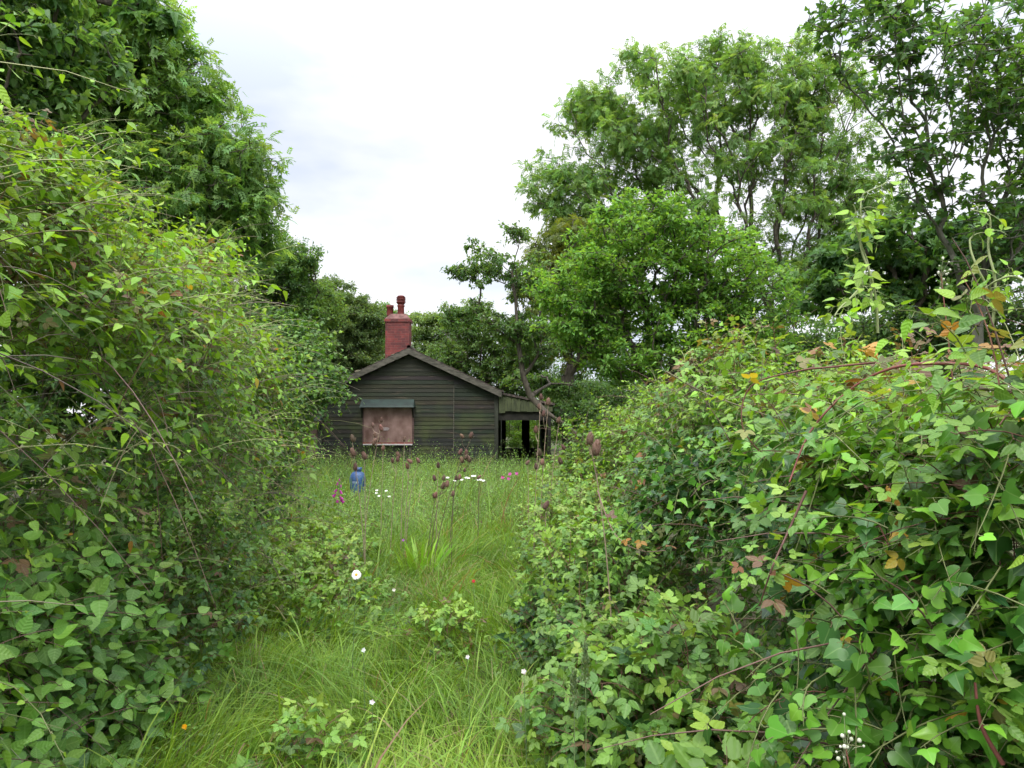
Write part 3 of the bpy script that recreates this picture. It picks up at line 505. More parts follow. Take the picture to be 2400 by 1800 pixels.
# behind and right of the bungalow
build_tree('hedgerow_tree', 'pale grey green tree just right of the red chimney', 'tree', (X(1010, 30), 31, 0), 2.4, [(1000, 790, 30, 50, 60), (1060, 770, 30, 60, 50), (1040, 850, 30, 80, 60), (975, 745, 30, 22, 18), (1110, 740, 30, 50, 40), (960, 850, 30, 40, 50)], 230, .45, QUAD, 170, .11, [(.09, .16, .06), (.14, .22, .08), (.19, .28, .10)], .2, .3, group=TR)
build_tree('apple_tree', 'dense low tree behind the right roof slope of the bungalow', 'tree', (X(1120, 25), 25.5, 0), 2.0, [(1090, 770, 25, 70, 50), (1150, 820, 25, 90, 70), (1060, 840, 25.5, 60, 50), (1200, 880, 25, 80, 60), (1240, 830, 25, 70, 70), (1150, 900, 26, 80, 50)], 420, .38, OV_LO, 60, .10, G_APPLE, .15, .4)
def leaning_apple():
    sp = [at(1432, 1085, 17.4), at(1380, 1040, 17.4), at(1320, 995, 17.3), at(1275, 962, 17.3), at(1242, 930, 17.2), at(1226, 880, 17.1), at(1214, 800, 17), at(1208, 700, 17), at(1200, 640, 17)]
    sp[0][2] = -.05
    build_tree('apple_tree', 'leaning apple tree with bent grey trunk and ragged crown beside the veranda', 'apple tree', (sp[0][0], 17.4, 0), 3, [(1150, 620, 17, 65, 60), (1090, 640, 17, 40, 22), (1200, 560, 17.1, 36, 38), (1240, 650, 17.2, 70, 70), (1120, 735, 17, 60, 30), (1060, 745, 17, 30, 18), (1240, 780, 17.3, 80, 80), (1240, 890, 19.5, 62, 20), (1312, 912, 19.5, 48, 34)], 380, .26, OV_LO, 58, .085, G_APPLE, .075, .5, M_BARK, spine=sp, gap=.30)
leaning_apple()
build_tree('ash_tree', 'big spreading ash tree with bare radiating limbs on the right skyline', 'ash tree', (X(1800, 24), 24.5, 0), 3.9, [(1620, 220, 24, 190, 110), (1290, 430, 24, 60, 70), (1400, 250, 24, 80, 60), (1720, 130, 24, 90, 45), (1850, 210, 24, 170, 110), (1450, 330, 24, 140, 130), (1380, 470, 24, 110, 90), (1700, 340, 24, 220, 140, .6), (1950, 330, 24, 130, 140), (1540, 480, 24, 170, 120, .6), (1900, 640, 24, 160, 80), (1330, 520, 24, 60, 50), (1830, 480, 24, 200, 130, .45), (1500, 160, 24, 70, 50), (2000, 500, 24, 110, 120), (1850, 115, 24, 40, 28)], 1450, .42, ASHC, 23, .25, G_ASH, .24, .3, M_BARK, gap=.31, pathw=.72, tone=1.1)
build_tree('ash_tree', 'yellow green ash in shadowed gap left of the big spreading ash', 'ash tree', (X(1330, 22), 22, 0), 3.0, [(1330, 600, 22, 90, 90), (1260, 640, 22, 50, 80), (1400, 620, 22, 100, 120), (1350, 760, 22, 120, 120)], 170, .5, ASHC, 36, .25, [(.07, .11, .03), (.11, .15, .035), (.15, .18, .04)], .2, .4)
build_tree('plum_tree', 'bushy bright green plum tree standing in front of the big ash', 'plum tree', (X(1560, 13), 13.5, 0), 1.8, [(1500, 560, 13, 150, 90), (1400, 660, 13, 140, 100), (1620, 620, 13, 150, 110), (1340, 740, 13, 100, 75), (1540, 760, 13.3, 200, 120), (1740, 700, 13.3, 120, 110), (1480, 840, 13.2, 130, 60), (1780, 800, 13.6, 110, 80), (1290, 690, 13.4, 45, 40), (1680, 560, 13.4, 60, 40), (1700, 840, 13.3, 140, 90), (1550, 500, 13, 60, 45)], 800, .27, OV_LO, 60, .085, G_PLUM, .18, .0, tone=1.1)
build_tree('sycamore_tree', 'sycamore with dark lobed leaves against sky in the top right corner', 'sycamore', (X(2330, 9.5), 9.8, 0), 2.9, [(2150, 120, 9, 210, 130), (2330, 240, 9.2, 180, 150), (2020, 60, 9, 120, 90), (2150, 330, 9.3, 120, 110), (2380, 60, 9, 160, 130), (2400, 480, 9.4, 130, 140), (2310, 590, 9.6, 130, 70), (2160, 480, 9.8, 90, 70), (2500, 250, 9.4, 180, 300)], 520, .27, SYC, 12, .095, G_SYC, .07, .3, M_BARKG, gap=.24, pathw=.7)
build_tree('sycamore_tree', 'low dark spreading sycamore behind the right thicket below the pale limbs', 'sycamore', (X(2150, 15), 15.5, 0), 2.0, [(2100, 600, 15, 200, 90), (2280, 640, 15, 150, 110), (1950, 640, 15, 120, 80), (2380, 560, 15, 120, 100), (2050, 700, 15, 190, 60)], 260, .42, SYC, 44, .15, G_SYC, .2, .4, gap=.3)
build_tree('elder_tree', 'gloomy elder at the back right, low behind the bramble tops', 'tree', (X(1800, 17), 17.5, 0), 1.0, [(1800, 850, 17, 180, 120), (1600, 950, 16, 200, 110), (2000, 900, 17, 170, 120), (1450, 950, 19.5, 120, 80), (1480, 1040, 19, 150, 60), (1700, 1020, 16, 200, 90)], 360, .42, QUAD, 150, .095, G_DARK, .16, .3)
build_tree('hawthorn_bush', 'green bush glimpsed through the dark veranda openings', 'bush', (1.0, 31, 0), .5, [(1210, 1000, 31, 70, 60), (1290, 980, 31, 70, 70), (1140, 990, 32, 60, 60), (1250, 1040, 30, 90, 40)], 200, .4, QUAD, 150, .09, [(.08, .17, .03), (.13, .24, .04), (.17, .30, .05)], .1, .3)
build_tree('hawthorn_bush', 'dark bush behind the right thicket at the right frame edge', 'bush', (X(2280, 11), 11.5, 0), .8, [(2200, 780, 11, 140, 70), (2360, 760, 11, 110, 80), (2060, 800, 11.5, 120, 60)], 170, .34, QUAD, 70, .085, G_DARK, .08, .3, gap=.3)
build_tree('hawthorn_bush', 'bush filling the shade under the leaning trunk right of the veranda', 'bush', (4.6, 22.5, 0), .5, [(1380, 980, 22, 110, 90), (1480, 1000, 22, 120, 80), (1330, 940, 23, 60, 60)], 200, .4, QUAD, 150, .09, G_DARK, .1, .3)
# trees that close the place off beyond the fence lines
for i, (x, y, lab) in enumerate([(-9.5, 24, 'dense tree behind the left ash, nearly hidden by it'), (5.5, 33, 'distant tree seen through the veranda openings'), (15, 26, 'distant tree behind the right thicket, low on the right'), (-9.4, 13, 'tree hidden far left behind the thicket'), (1.5, 38, 'farther distant tree seen behind the veranda end wall'), (-7.5, 14, 'bushy tree closing the gap low behind the left thicket'), (9.5, 19, 'bushy tree low behind the middle of the right thicket')]):
    c = lambda dx, dz, r: (1200 + (x + dx) / y * F, HOR - (dz - 1.6) / y * F, y, r / y * F, r * .8 / y * F)
    hh = 1.0 if i != 2 else .55
    build_tree('hedgerow_tree', lab, 'tree', (x, y, 0), 1.4, [c(0, 3.2 * hh, 2.4), c(-1.6, 2.2 * hh, 1.9), c(1.7, 2.4 * hh, 2.0), c(.4, 1.2, 2.2)], 200, .55, QUAD, 130, .13, G_DARK, .2, .3, tone=1.1)

# ================================================================ THICKETS
def shoots(lv, st, O, D, L, K, tpls, size, cols, face, droop=.35, stemr=.0022, stemc=(.12, .10, .05), pet=.35, wid=1.0, tips=.6, upw=.8, tpl_y=None, t01=None, palt=None, leaves_from=.12):
    """grow M shoots of K leaves from O along D; face (M,3): the open side of the thicket"""
    M = len(O); L = np.broadcast_to(L, (M,)); t = np.linspace(0, 1, 6); side = nrm(np.cross(D, UP) + .01) * rng.uniform(-.35, .35, (M, 1))
    def pos(tt): return O[:, None] + D[:, None] * (L[:, None] * tt)[..., None] - UP * (droop * L[:, None] * tt ** 2)[..., None] + side[:, None] * (L[:, None] * tt ** 2)[..., None]
    SP = pos(np.broadcast_to(t, (M, 6)))
    if st is not None: st.tubes(SP, np.broadcast_to(stemr * np.array([1.2, 1.1, 1, .85, .6, .3]), (M, 6)), 3, col=stemc)
    tt = leaves_from + (1 - leaves_from) * (np.arange(K)[None] + rng.uniform(-.3, .3, (M, K)) + .5) / K; P = pos(tt); T = nrm(D[:, None] - 2 * droop * tt[..., None] * UP + 0 * P)
    sgn = np.where((np.arange(K) % 2) == 0, 1, -1)[None, :, None]; S = nrm(np.cross(T, face[:, None] + .3 * UP)) * sgn
    ld = nrm(T * .45 + S * .8 + rng.standard_normal(P.shape) * .35 - UP * .15); nn = nrm(face[:, None] * .55 + UP * upw + rng.standard_normal(P.shape) * .5)
    sz = size * rng.uniform(.7, 1.2, (M, K)) * (1 - (1 - tips) * tt ** 2); P = P + ld * sz[..., None] * pet; P, ld, nn, sz, tt = P.reshape(-1, 3), ld.reshape(-1, 3), nn.reshape(-1, 3), sz.ravel(), tt.ravel()
    # petioles
    if st is not None and pet > .1:
        big = sz / P[:, 1].clip(1) > .008
        if big.any():
            a = P[big] - ld[big] * (sz[big] * pet)[:, None]; st.tubes(np.stack([a, (a + P[big]) / 2 - UP * .1 * sz[big][:, None], P[big]], 1), np.full((big.sum(), 3), stemr * .55), 3, col=stemc)
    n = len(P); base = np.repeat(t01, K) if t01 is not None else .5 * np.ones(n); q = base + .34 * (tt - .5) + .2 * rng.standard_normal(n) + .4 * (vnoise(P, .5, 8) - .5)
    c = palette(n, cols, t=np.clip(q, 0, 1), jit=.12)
    if palt is not None:
        fr, pc = palt; k = rng.random(n) < fr * (vnoise(P, .35, 13) * 2) ** 2; c[k] = palette(int(k.sum()), pc)
    hi = (P[:, 1] < tpl_y) if tpl_y else np.zeros(n, bool)
    for m_, tp in ((hi, tpls[0]), (~hi, tpls[1])):
        if m_.any(): lv.add(tp, P[m_], ld[m_], nn[m_], sz[m_], c[m_], wid)
def hedge_surface(n, s, xf, H, depth, y0, y1, yw=1.0, a0=-.15, a1=2.2, bulge=.30, endr=1.2, lump=.75, seed=0):
    """n random points on a lumpy bank; s=+1 when its open face looks to +x. y sampled denser near the camera"""
    u = rng.random(n); y = y0 + (y1 - y0) * u ** yw; th = rng.uniform(a0, a1, n); h = H(y); d = depth(y); end = np.sqrt(np.clip((y1 - y) / endr, 0, 1)); h = h * (.35 + .65 * end); d = d * (.3 + .7 * end)
    cx, sx = np.cos(th), np.sin(th); ex = np.sign(cx) * np.abs(cx) ** .6; ez = np.sign(sx) * np.abs(sx) ** .75
    x = xf(y) - s * d / 2 + s * d / 2 * ex; z = h * np.maximum(ez, 0) + .05; P = np.stack([x, y, z], -1)
    nr = nrm(np.stack([s * ex * .9, .35 * (1 - end) + 0 * y, np.maximum(ez, .05)], -1)); nz_ = vnoise(P, lump, 20 + seed) - .5 + .95 * (vnoise(P, lump * .42, 21 + seed) - .5); P += nr * (bulge * 2 * nz_)[:, None]; P[:, 0] -= s * .42 * np.clip(1 - P[:, 2] / 1.1, 0, 1) * np.clip((6.5 - y) / 3, 0, 1)
    return P, nr
def clear_cam(P, rad=1.15): return (np.linalg.norm(P - np.array((0, 0, CAMZ)), axis=1) > rad)

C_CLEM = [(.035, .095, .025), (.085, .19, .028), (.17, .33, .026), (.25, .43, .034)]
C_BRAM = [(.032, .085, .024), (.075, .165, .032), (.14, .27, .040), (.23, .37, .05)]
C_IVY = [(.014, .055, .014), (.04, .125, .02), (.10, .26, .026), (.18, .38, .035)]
C_RED = [(.15, .09, .05), (.19, .12, .06), (.12, .12, .05), (.20, .19, .06)]
C_YEL = [(.42, .30, .04), (.36, .20, .04), (.22, .10, .04)]
C_DEAD = [(.10, .075, .05), (.16, .12, .08)]

Lx = lambda y: -1.74 - .125 * (y - 2) + .12 * np.sin(y * 1.7) + np.where(y < 3.2, .12 * (y - 3.2), 0) - .14 * np.clip(y - 7, 0, 3)
LH = lambda y: 2.86 + .12 * np.sin(y * 2.1) - .05 * (y - 3).clip(0) + .25 * np.clip((3.2 - y), 0, 1.2)
LD = lambda y: 2.2 + 0 * y
def near_cull(P): return clear_cam(P, 1.3) & (vnoise(P, .33, 90) + .16 * rng.standard_normal(len(P)) > .33)
def left_bank():
    # dense interior: dark old leaves and dead stems
    root = empty('bramble_thicket', (-2.6, 5, 0), 'tall bramble thicket along the left of the path, bronze tinged leaves mixed with dead canes', 'bramble')
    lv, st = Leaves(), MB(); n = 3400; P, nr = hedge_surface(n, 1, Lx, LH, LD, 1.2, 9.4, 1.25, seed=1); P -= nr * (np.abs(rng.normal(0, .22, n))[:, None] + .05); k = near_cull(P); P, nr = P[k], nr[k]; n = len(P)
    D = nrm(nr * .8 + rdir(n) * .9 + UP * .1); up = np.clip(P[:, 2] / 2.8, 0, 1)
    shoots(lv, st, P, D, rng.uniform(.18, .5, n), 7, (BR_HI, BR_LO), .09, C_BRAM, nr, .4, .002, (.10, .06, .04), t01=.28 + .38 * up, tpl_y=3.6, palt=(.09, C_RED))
    m_ = 300; P2, nr2 = hedge_surface(m_, 1, Lx, LH, LD, 1.8, 8.5, 1.0, a0=.5, a1=2.0, seed=1); k = near_cull(P2); P2, nr2 = P2[k], nr2[k]; m_ = len(P2)
    shoots(lv, st, P2, nrm(UP * .8 + nr2 * .4 + rdir(m_) * .5), rng.uniform(.15, .4, m_), 7, (BR_HI, BR_LO), .08, C_BRAM[1:] + C_RED[:1], nr2, .15, .0022, (.17, .08, .05), t01=.5 + .5 * rng.random(m_), tpl_y=3.6, palt=(.4, C_RED))
    # dead interior canes
    n = 1700; P, nr = hedge_surface(n, 1, Lx, LH, LD, 1.4, 10, 1.2, a1=1.9, seed=1); P -= nr * rng.uniform(-.02, .2, (n, 1)); k = near_cull(P); P, nr = P[k], nr[k]; n = len(P); t = np.linspace(0, 1, 6); D = nrm(rdir(n) + UP * .4 + nr * .1); L_ = rng.uniform(.4, 1.1, n)
    st.tubes(P[:, None] + D[:, None] * (L_[:, None] * t)[..., None] - UP * (.35 * L_[:, None] * t ** 2)[..., None], np.broadcast_to(.0026 * np.array([1, 1, .9, .8, .6, .4]), (n, 6)), 4, col=palette(n, [(.12, .08, .06), (.20, .16, .12), (.16, .10, .07), (.2, .2, .1)]))
    lv.build('leaves', M_LEAFN, root, True); st.build('canes', M_STEM, root, True)
    # clematis over the top and upper face
    root = empty('clematis_tangle', (-2.2, 4, 0), 'yellow green clematis scrambling over the upper left thicket, with long wiry shoots', 'climber')
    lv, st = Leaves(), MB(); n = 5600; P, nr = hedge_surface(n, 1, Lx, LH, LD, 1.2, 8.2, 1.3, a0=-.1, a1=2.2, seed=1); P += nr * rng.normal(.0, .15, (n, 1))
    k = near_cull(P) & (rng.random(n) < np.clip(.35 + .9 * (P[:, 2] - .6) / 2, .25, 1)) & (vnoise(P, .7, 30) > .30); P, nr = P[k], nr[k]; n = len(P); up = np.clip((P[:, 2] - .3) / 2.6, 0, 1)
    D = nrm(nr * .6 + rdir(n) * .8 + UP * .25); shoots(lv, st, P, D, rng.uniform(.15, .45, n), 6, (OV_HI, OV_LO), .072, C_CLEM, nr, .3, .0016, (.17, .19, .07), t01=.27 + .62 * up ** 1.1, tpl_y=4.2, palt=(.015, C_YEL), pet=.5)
    # long free shoots
    n = 760; P, nr = hedge_surface(n, 1, Lx, LH, LD, 1.6, 8.5, 1.1, a0=-.05, a1=1.9, seed=1); k = near_cull(P); P, nr = P[k], nr[k]; n = len(P); D = nrm(nr * .5 + UP * .75 + rdir(n) * .55 + np.array((.25, 0, 0)))
    shoots(lv, st, P, D, rng.uniform(.35, 1.05, n), 10, (OV_HI, OV_LO), .046, C_CLEM, nr, .45, .0024, (.26, .27, .12), t01=.75 * np.ones(n), tpl_y=4.2, tips=.35, pet=.6)
    lv.build('leaves', M_LEAFN, root, True); st.build('stems', M_STEM, root, True)
    # ivy at the far end
    root = empty('ivy_bush', (-2.6, 9.2, 0), 'glossy fresh ivy bulging from the far end of the left thicket, before the bungalow roof', 'ivy')
    lv, st = Leaves(), MB()
    for px, py, Y, rr, n in ((670, 850, 8.6, .42, 420), (712, 876, 8.6, .22, 220), (640, 900, 8.2, .45, 420), (660, 950, 8.8, .26, 240), (690, 800, 8.8, .24, 140), (772, 893, 8.6, .13, 60)):
        c = at(px, py, Y); q = rdir(n); P = c + q * rr * (rng.random((n, 1)) ** .5 * 1.25) * (1, 1.1, .9) * (.6 + .9 * vnoise(c + q * rr, .22, 5)[:, None]); shoots(lv, st, P, nrm(q + rdir(n) * .4), rng.uniform(.1, .32, n), 5, (IVY5, IVY5), .056, [(.04, .10, .025), (.08, .18, .03), (.14, .27, .035), (.20, .34, .04)], nrm(q + (0, -.5, .4)), .3, .002, (.12, .14, .05), t01=.05 + .55 * rng.random(n), pet=.5)
    lv.build('leaves', M_LEAF, root); st.build('stems', M_STEM, root, True)
    # large leaved dogwood low on the near left
    root = empty('dogwood_bush', (-1.9, 2.6, 0), 'low dogwood with broad smooth leaves in the bottom left corner', 'shrub')
    lv, st = Leaves(), MB(); n = 850; u = rng.random(n); y = 1.5 + 2.4 * u; zz = rng.uniform(.05, .9, n) ** 1.0; x = -1.52 - .12 * (y - 1.5) - .35 * zz * .6 - np.abs(rng.normal(0, .22, n)) + .22 * (vnoise(np.stack([y, zz, zz], -1), .5, 3) - .5); P = np.stack([x, y, zz], -1); k = clear_cam(P, 1.55); P = P[k]; n = len(P)
    nr = nrm(np.array((1.0, -.5, .5)) + .3 * rdir(n)); D = nrm(nr * .6 + rdir(n) * .7 + UP * .5)
    shoots(lv, st, P, D, rng.uniform(.2, .42, n), 6, (OV_HI, OV_HI), .088, [(.04, .10, .03), (.075, .17, .04), (.11, .24, .045), (.17, .33, .05)], nr, .3, .0024, (.12, .07, .05), t01=.66 * np.ones(n), tpl_y=9, pet=.25, wid=1.25)
    lv.build('leaves', M_LEAFN, root, True); st.build('stems', M_STEM, root, True)
left_bank()

Rx = lambda y: 1.16 - .012 * (y - 2) + .10 * np.sin(y * 1.9 + 1) + np.where(y > 6, -.08 * (y - 6), 0)
RH = lambda y: 1.60 + .07 * np.sin(y * 2.7) + .26 * np.exp(-((y - 5.6) / 2.4) ** 2) + .07 * np.clip(3.0 - y, 0, 1.5)
RD = lambda y: 1.7 + 0 * y
def right_bank():
    root = empty('bramble_thicket', (2.0, 5, 0), 'sprawling bramble thicket along the right of the path with red arching canes', 'bramble')
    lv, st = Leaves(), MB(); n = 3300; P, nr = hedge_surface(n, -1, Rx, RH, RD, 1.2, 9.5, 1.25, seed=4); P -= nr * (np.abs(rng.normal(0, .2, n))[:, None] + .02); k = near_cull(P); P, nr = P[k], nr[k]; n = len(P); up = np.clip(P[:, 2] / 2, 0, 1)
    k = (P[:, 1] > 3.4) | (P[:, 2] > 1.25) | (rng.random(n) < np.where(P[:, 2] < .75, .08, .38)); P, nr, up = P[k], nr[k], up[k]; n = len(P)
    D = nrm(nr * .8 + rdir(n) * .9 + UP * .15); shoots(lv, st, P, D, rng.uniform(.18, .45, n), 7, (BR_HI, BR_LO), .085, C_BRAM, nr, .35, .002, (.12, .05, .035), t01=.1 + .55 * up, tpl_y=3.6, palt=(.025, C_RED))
    # upright tips with bronze leaves and buds along the top
    n = 260; P, nr = hedge_surface(n, -1, Rx, RH, RD, 1.5, 8.5, 1.1, a0=.9, a1=2.2, seed=4); k = near_cull(P); P, nr = P[k], nr[k]; n = len(P); D = nrm(UP * 1.0 + rdir(n) * .5)
    shoots(lv, st, P, D, rng.uniform(.15, .4, n), 7, (BR_HI, BR_LO), .085, C_BRAM[1:] + C_RED[:1], nr, .15, .0022, (.17, .07, .04), t01=.55 + .45 * rng.random(n), tpl_y=3.6, palt=(.22, C_RED))
    n = 500; P, nr = hedge_surface(n, -1, Rx, RH, RD, 1.4, 9, 1.2, a1=1.7, seed=4); P -= nr * .15; k = near_cull(P); P, nr = P[k], nr[k]; n = len(P); t = np.linspace(0, 1, 6); D = nrm(rdir(n) + UP * .4 + nr * .1); L_ = rng.uniform(.4, 1.0, n)
    st.tubes(P[:, None] + D[:, None] * (L_[:, None] * t)[..., None] - UP * (.35 * L_[:, None] * t ** 2)[..., None], np.broadcast_to(.003 * np.array([1, 1, .9, .8, .6, .4]), (n, 6)), 4, col=np.array((.11, .06, .045)))
    lv.build('leaves', M_LEAFN, root, True); st.build('canes', M_STEM, root, True)
    lc = Leaves()
    def cane(pts, r=.006, col=(.16, .045, .035), nl=14):
        P = np.array([at(*p) for p in pts]); s = np.linspace(0, len(P) - 1, 26); i = np.minimum(s.astype(int), len(P) - 2); f = (s - i)[:, None]; Pm = P[np.maximum(i - 1, 0)]; P0 = P[i]; P1 = P[i + 1]; P2 = P[np.minimum(i + 2, len(P) - 1)]
        Q = .5 * ((2 * P0) + (-Pm + P1) * f + (2 * Pm - 5 * P0 + 4 * P1 - P2) * f ** 2 + (-Pm + 3 * P0 - 3 * P1 + P2) * f ** 3); MB().tubes(Q, np.linspace(r, r * .45, 26)[None], 6, col=np.array(col)).build('arching_cane', M_STEM, root, True); return Q
    allq = [cane(p, r, c) for p, r, c in [
        ([(2400, 925, 1.9), (2310, 862, 2.0), (2180, 852, 2.1), (2080, 866, 2.2), (1990, 915, 2.3), (1900, 1010, 2.3), (1850, 1130, 2.2)], .0062, (.17, .05, .04)),
        ([(2050, 850, 2.4), (1950, 860, 2.4), (1870, 870, 2.5), (1760, 905, 2.6), (1740, 1000, 2.6), (1800, 1080, 2.6)], .004, (.13, .05, .035)),
        ([(2400, 920, 2.2), (2280, 912, 2.2), (2170, 950, 2.3), (2105, 1010, 2.3), (2080, 1100, 2.3)], .008, (.12, .10, .06)),
        ([(1890, 1150, 2.0), (1850, 1240, 2.0), (1810, 1330, 1.95), (1780, 1420, 2.0)], .004, (.11, .05, .04)),
        ([(2400, 1680, 1.8), (2310, 1630, 1.7), (2250, 1550, 1.7), (2180, 1440, 1.75), (2110, 1330, 1.8), (2060, 1230, 1.85)], .0045, (.16, .06, .045)),
        ([(2350, 1790, 1.5), (2300, 1700, 1.5), (2285, 1600, 1.5)], .0055, (.19, .06, .05)),
        ([(1560, 870, 3.4), (1650, 920, 3.4), (1760, 960, 3.3), (1850, 990, 3.2)], .004, (.16, .14, .08)),
        ([(1400, 1150, 3.4), (1440, 1250, 3.3), (1500, 1290, 3.2), (1560, 1290, 3.1)], .003, (.2, .12, .1))]]
    for Q in allq:
        k = rng.integers(2, len(Q) - 1, 12); P = Q[k]; n = len(P); nr = np.tile(np.array((-.4, -.6, .5)), (n, 1)); shoots(lc, None, P, nrm(UP + rdir(n) * .5), .12, 2, (BR_HI, BR_HI), .07, C_BRAM[1:], nr, .2, t01=.6 * np.ones(n), tpl_y=9, palt=(.2, C_RED + C_YEL))
    lc.build('cane_leaves', M_LEAFN, root, True)
    # ivy
    root = empty('ivy_bush', (1.6, 2.6, 0), 'glossy ivy with large heart shaped leaves draping the near right thicket', 'ivy')
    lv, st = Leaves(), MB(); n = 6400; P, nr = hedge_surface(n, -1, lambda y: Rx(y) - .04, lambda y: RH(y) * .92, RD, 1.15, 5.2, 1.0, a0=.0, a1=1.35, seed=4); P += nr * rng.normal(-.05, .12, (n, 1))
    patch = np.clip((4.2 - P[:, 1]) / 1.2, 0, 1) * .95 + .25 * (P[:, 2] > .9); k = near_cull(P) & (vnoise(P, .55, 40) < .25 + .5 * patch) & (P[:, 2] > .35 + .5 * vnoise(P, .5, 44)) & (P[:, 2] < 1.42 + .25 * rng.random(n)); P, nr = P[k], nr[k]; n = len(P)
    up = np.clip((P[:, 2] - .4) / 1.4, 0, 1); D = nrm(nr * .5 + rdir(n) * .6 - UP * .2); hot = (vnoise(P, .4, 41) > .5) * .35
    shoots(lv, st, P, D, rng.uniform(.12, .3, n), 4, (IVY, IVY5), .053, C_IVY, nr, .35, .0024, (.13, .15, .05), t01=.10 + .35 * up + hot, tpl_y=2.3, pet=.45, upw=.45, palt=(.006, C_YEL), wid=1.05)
    lv.build('leaves', M_IVY, root, True); st.build('stems', M_STEM, root, True)
    # clematis and bindweed over the top
    root = empty('clematis_tangle', (1.7, 4.5, 0), 'pale wiry clematis trailing over the top of the right thicket', 'climber')
    lv, st = Leaves(), MB(); n = 1500; P, nr = hedge_surface(n, -1, Rx, RH, RD, 1.5, 9.0, 1.1, a0=.55, a1=2.2, seed=4); P += nr * rng.normal(.05, .07, (n, 1)); k = near_cull(P) & (vnoise(P, .6, 50) > .42); P, nr = P[k], nr[k]; n = len(P)
    shoots(lv, st, P, nrm(nr * .4 + rdir(n) * .8 + UP * .3), rng.uniform(.15, .4, n), 6, (OV_HI, OV_LO), .055, C_CLEM, nr, .3, .0016, (.18, .2, .08), t01=.6 * np.ones(n), tpl_y=4, pet=.5)
    n = 170; P, nr = hedge_surface(n, -1, Rx, RH, RD, 2.0, 9.3, .8, a0=.5, a1=2.0, seed=4); k = near_cull(P); P, nr = P[k], nr[k]; n = len(P)
    shoots(lv, st, P, nrm(UP * .9 + rdir(n) * .6 + np.array((-.3, 0, 0))), rng.uniform(.25, .7, n), 11, (OV_HI, OV_LO), .034, C_CLEM[1:], nr, .5, .002, (.27, .3, .13), t01=.8 * np.ones(n), tpl_y=4, tips=.35, pet=.6)
    lv.build('leaves', M_LEAFN, root, True); st.build('stems', M_STEM, root, True)
right_bank()

def twining(name, label, stems, leaves, size=.045):
    p0 = at(*stems[0][0]); root = empty(name, (p0[0], p0[1], 0), label, 'climber'); st, lv = MB(), Leaves()
    for pts in stems:
        P = np.array([at(*p) for p in pts]); s = np.linspace(0, len(P) - 1, 20); i = np.minimum(s.astype(int), len(P) - 2); f = (s - i)[:, None]; Q = P[i] * (1 - f) + P[i + 1] * f; Q += .008 * np.stack([np.sin(s * 3), np.cos(s * 3), 0 * s], -1)
        st.tubes(Q, np.linspace(.005, .002, 20)[None], 5, col=np.array((.24, .28, .12))); k = rng.integers(1, 19, leaves); n = len(k)
        shoots(lv, st, Q[k], nrm(rdir(n) + UP * .2 + (0, -.4, 0)), .07, 3, (OV_HI, OV_HI), size, C_CLEM[1:] + [(.22, .36, .05)], np.tile((0., -1., .3), (n, 1)), .6, .0012, (.24, .28, .12), t01=.75 * np.ones(n), tpl_y=99, pet=.5)
    lv.build('leaves', M_LEAFN, root, True); st.build('stems', M_STEM, root, True)
twining('twining_shoot', 'thick column of twining shoots reaching above the right thicket', [[(2060, 780, 2.7), (2040, 650, 2.7), (2018, 560, 2.7), (2012, 500, 2.7), (2030, 450, 2.7), (2075, 428, 2.7)], [(2045, 700, 2.7), (2025, 600, 2.72), (2010, 520, 2.7), (1995, 480, 2.7)], [(2035, 640, 2.7), (1990, 700, 2.65), (1960, 740, 2.6)]], 11, .05)
twining('twining_shoot', 'thin hooked shoots waving above the right thicket near the frame edge', [[(2330, 760, 2.3), (2325, 640, 2.3), (2322, 560, 2.3), (2312, 505, 2.3), (2280, 488, 2.3)], [(2320, 700, 2.3), (2290, 640, 2.3), (2278, 560, 2.3), (2275, 545, 2.3)], [(2400, 655, 2.2), (2360, 648, 2.2), (2325, 668, 2.25), (2310, 700, 2.3)]], 5, .035)

# low bramble mounds along the foot of both banks and in the meadow
def mound(name, label, cat, c, r, n, tpl, size, cols, t0=.35, K=6, ty=3.6, palt=(.025, C_RED), stemc=(.13, .06, .04), D_up=.6, L_=(.15, .35), pet=.35, wid=1.0, mt=None, group=None, gz=True):
    root = empty(name, (c[0], c[1], 0), label, cat, group); lv, st = Leaves(), MB(); q = rdir(n); q[:, 2] = np.abs(q[:, 2]); P = np.array(c) + q * r * (rng.random((n, 1)) ** .3); P += q * (.25 * np.array(r)) * (vnoise(P, .45, 60)[:, None] - .5) * 2
    k = clear_cam(P, 1.2); P, q = P[k], q[k]; n = len(P); P[:, 2] = np.maximum(P[:, 2], .03); nr = nrm(q + (0, -.3, .4)); D = nrm(q * .5 + rdir(n) * .6 + UP * D_up); h = np.clip(P[:, 2] / (c[2] + r[2]), 0, 1)
    shoots(lv, st, P, D, rng.uniform(*L_, n), K, tpl, size, cols, nr, .3, .0018, stemc, t01=t0 + .3 * h, tpl_y=ty, palt=palt, pet=pet, wid=wid); lv.build('leaves', mt or M_LEAFN, root, True); st.build('stems', M_STEM, root, True); return root
BL = (BR_HI, BR_LO)
mound('bramble_bush', 'bramble filling the foot of the near left thicket above the dark grass', 'bramble', (-2.25, 4.3, 0), (.55, 1.3, 1.15), 620, BL, .085, C_BRAM, .3)
mound('bramble_bush', 'shaded bramble inside the left thicket behind the dogwood', 'bramble', (-3.2, 3.9, 0), (.8, 2.2, 1.7), 900, BL, .10, C_BRAM, .2)
mound('bramble_bush', 'low fresh bramble at the bottom right with pleated pale leaves', 'bramble', (.72, 2.15, 0), (.46, .35, .42), 190, BL, .155, C_BRAM, .6, palt=(.05, C_RED), K=4)
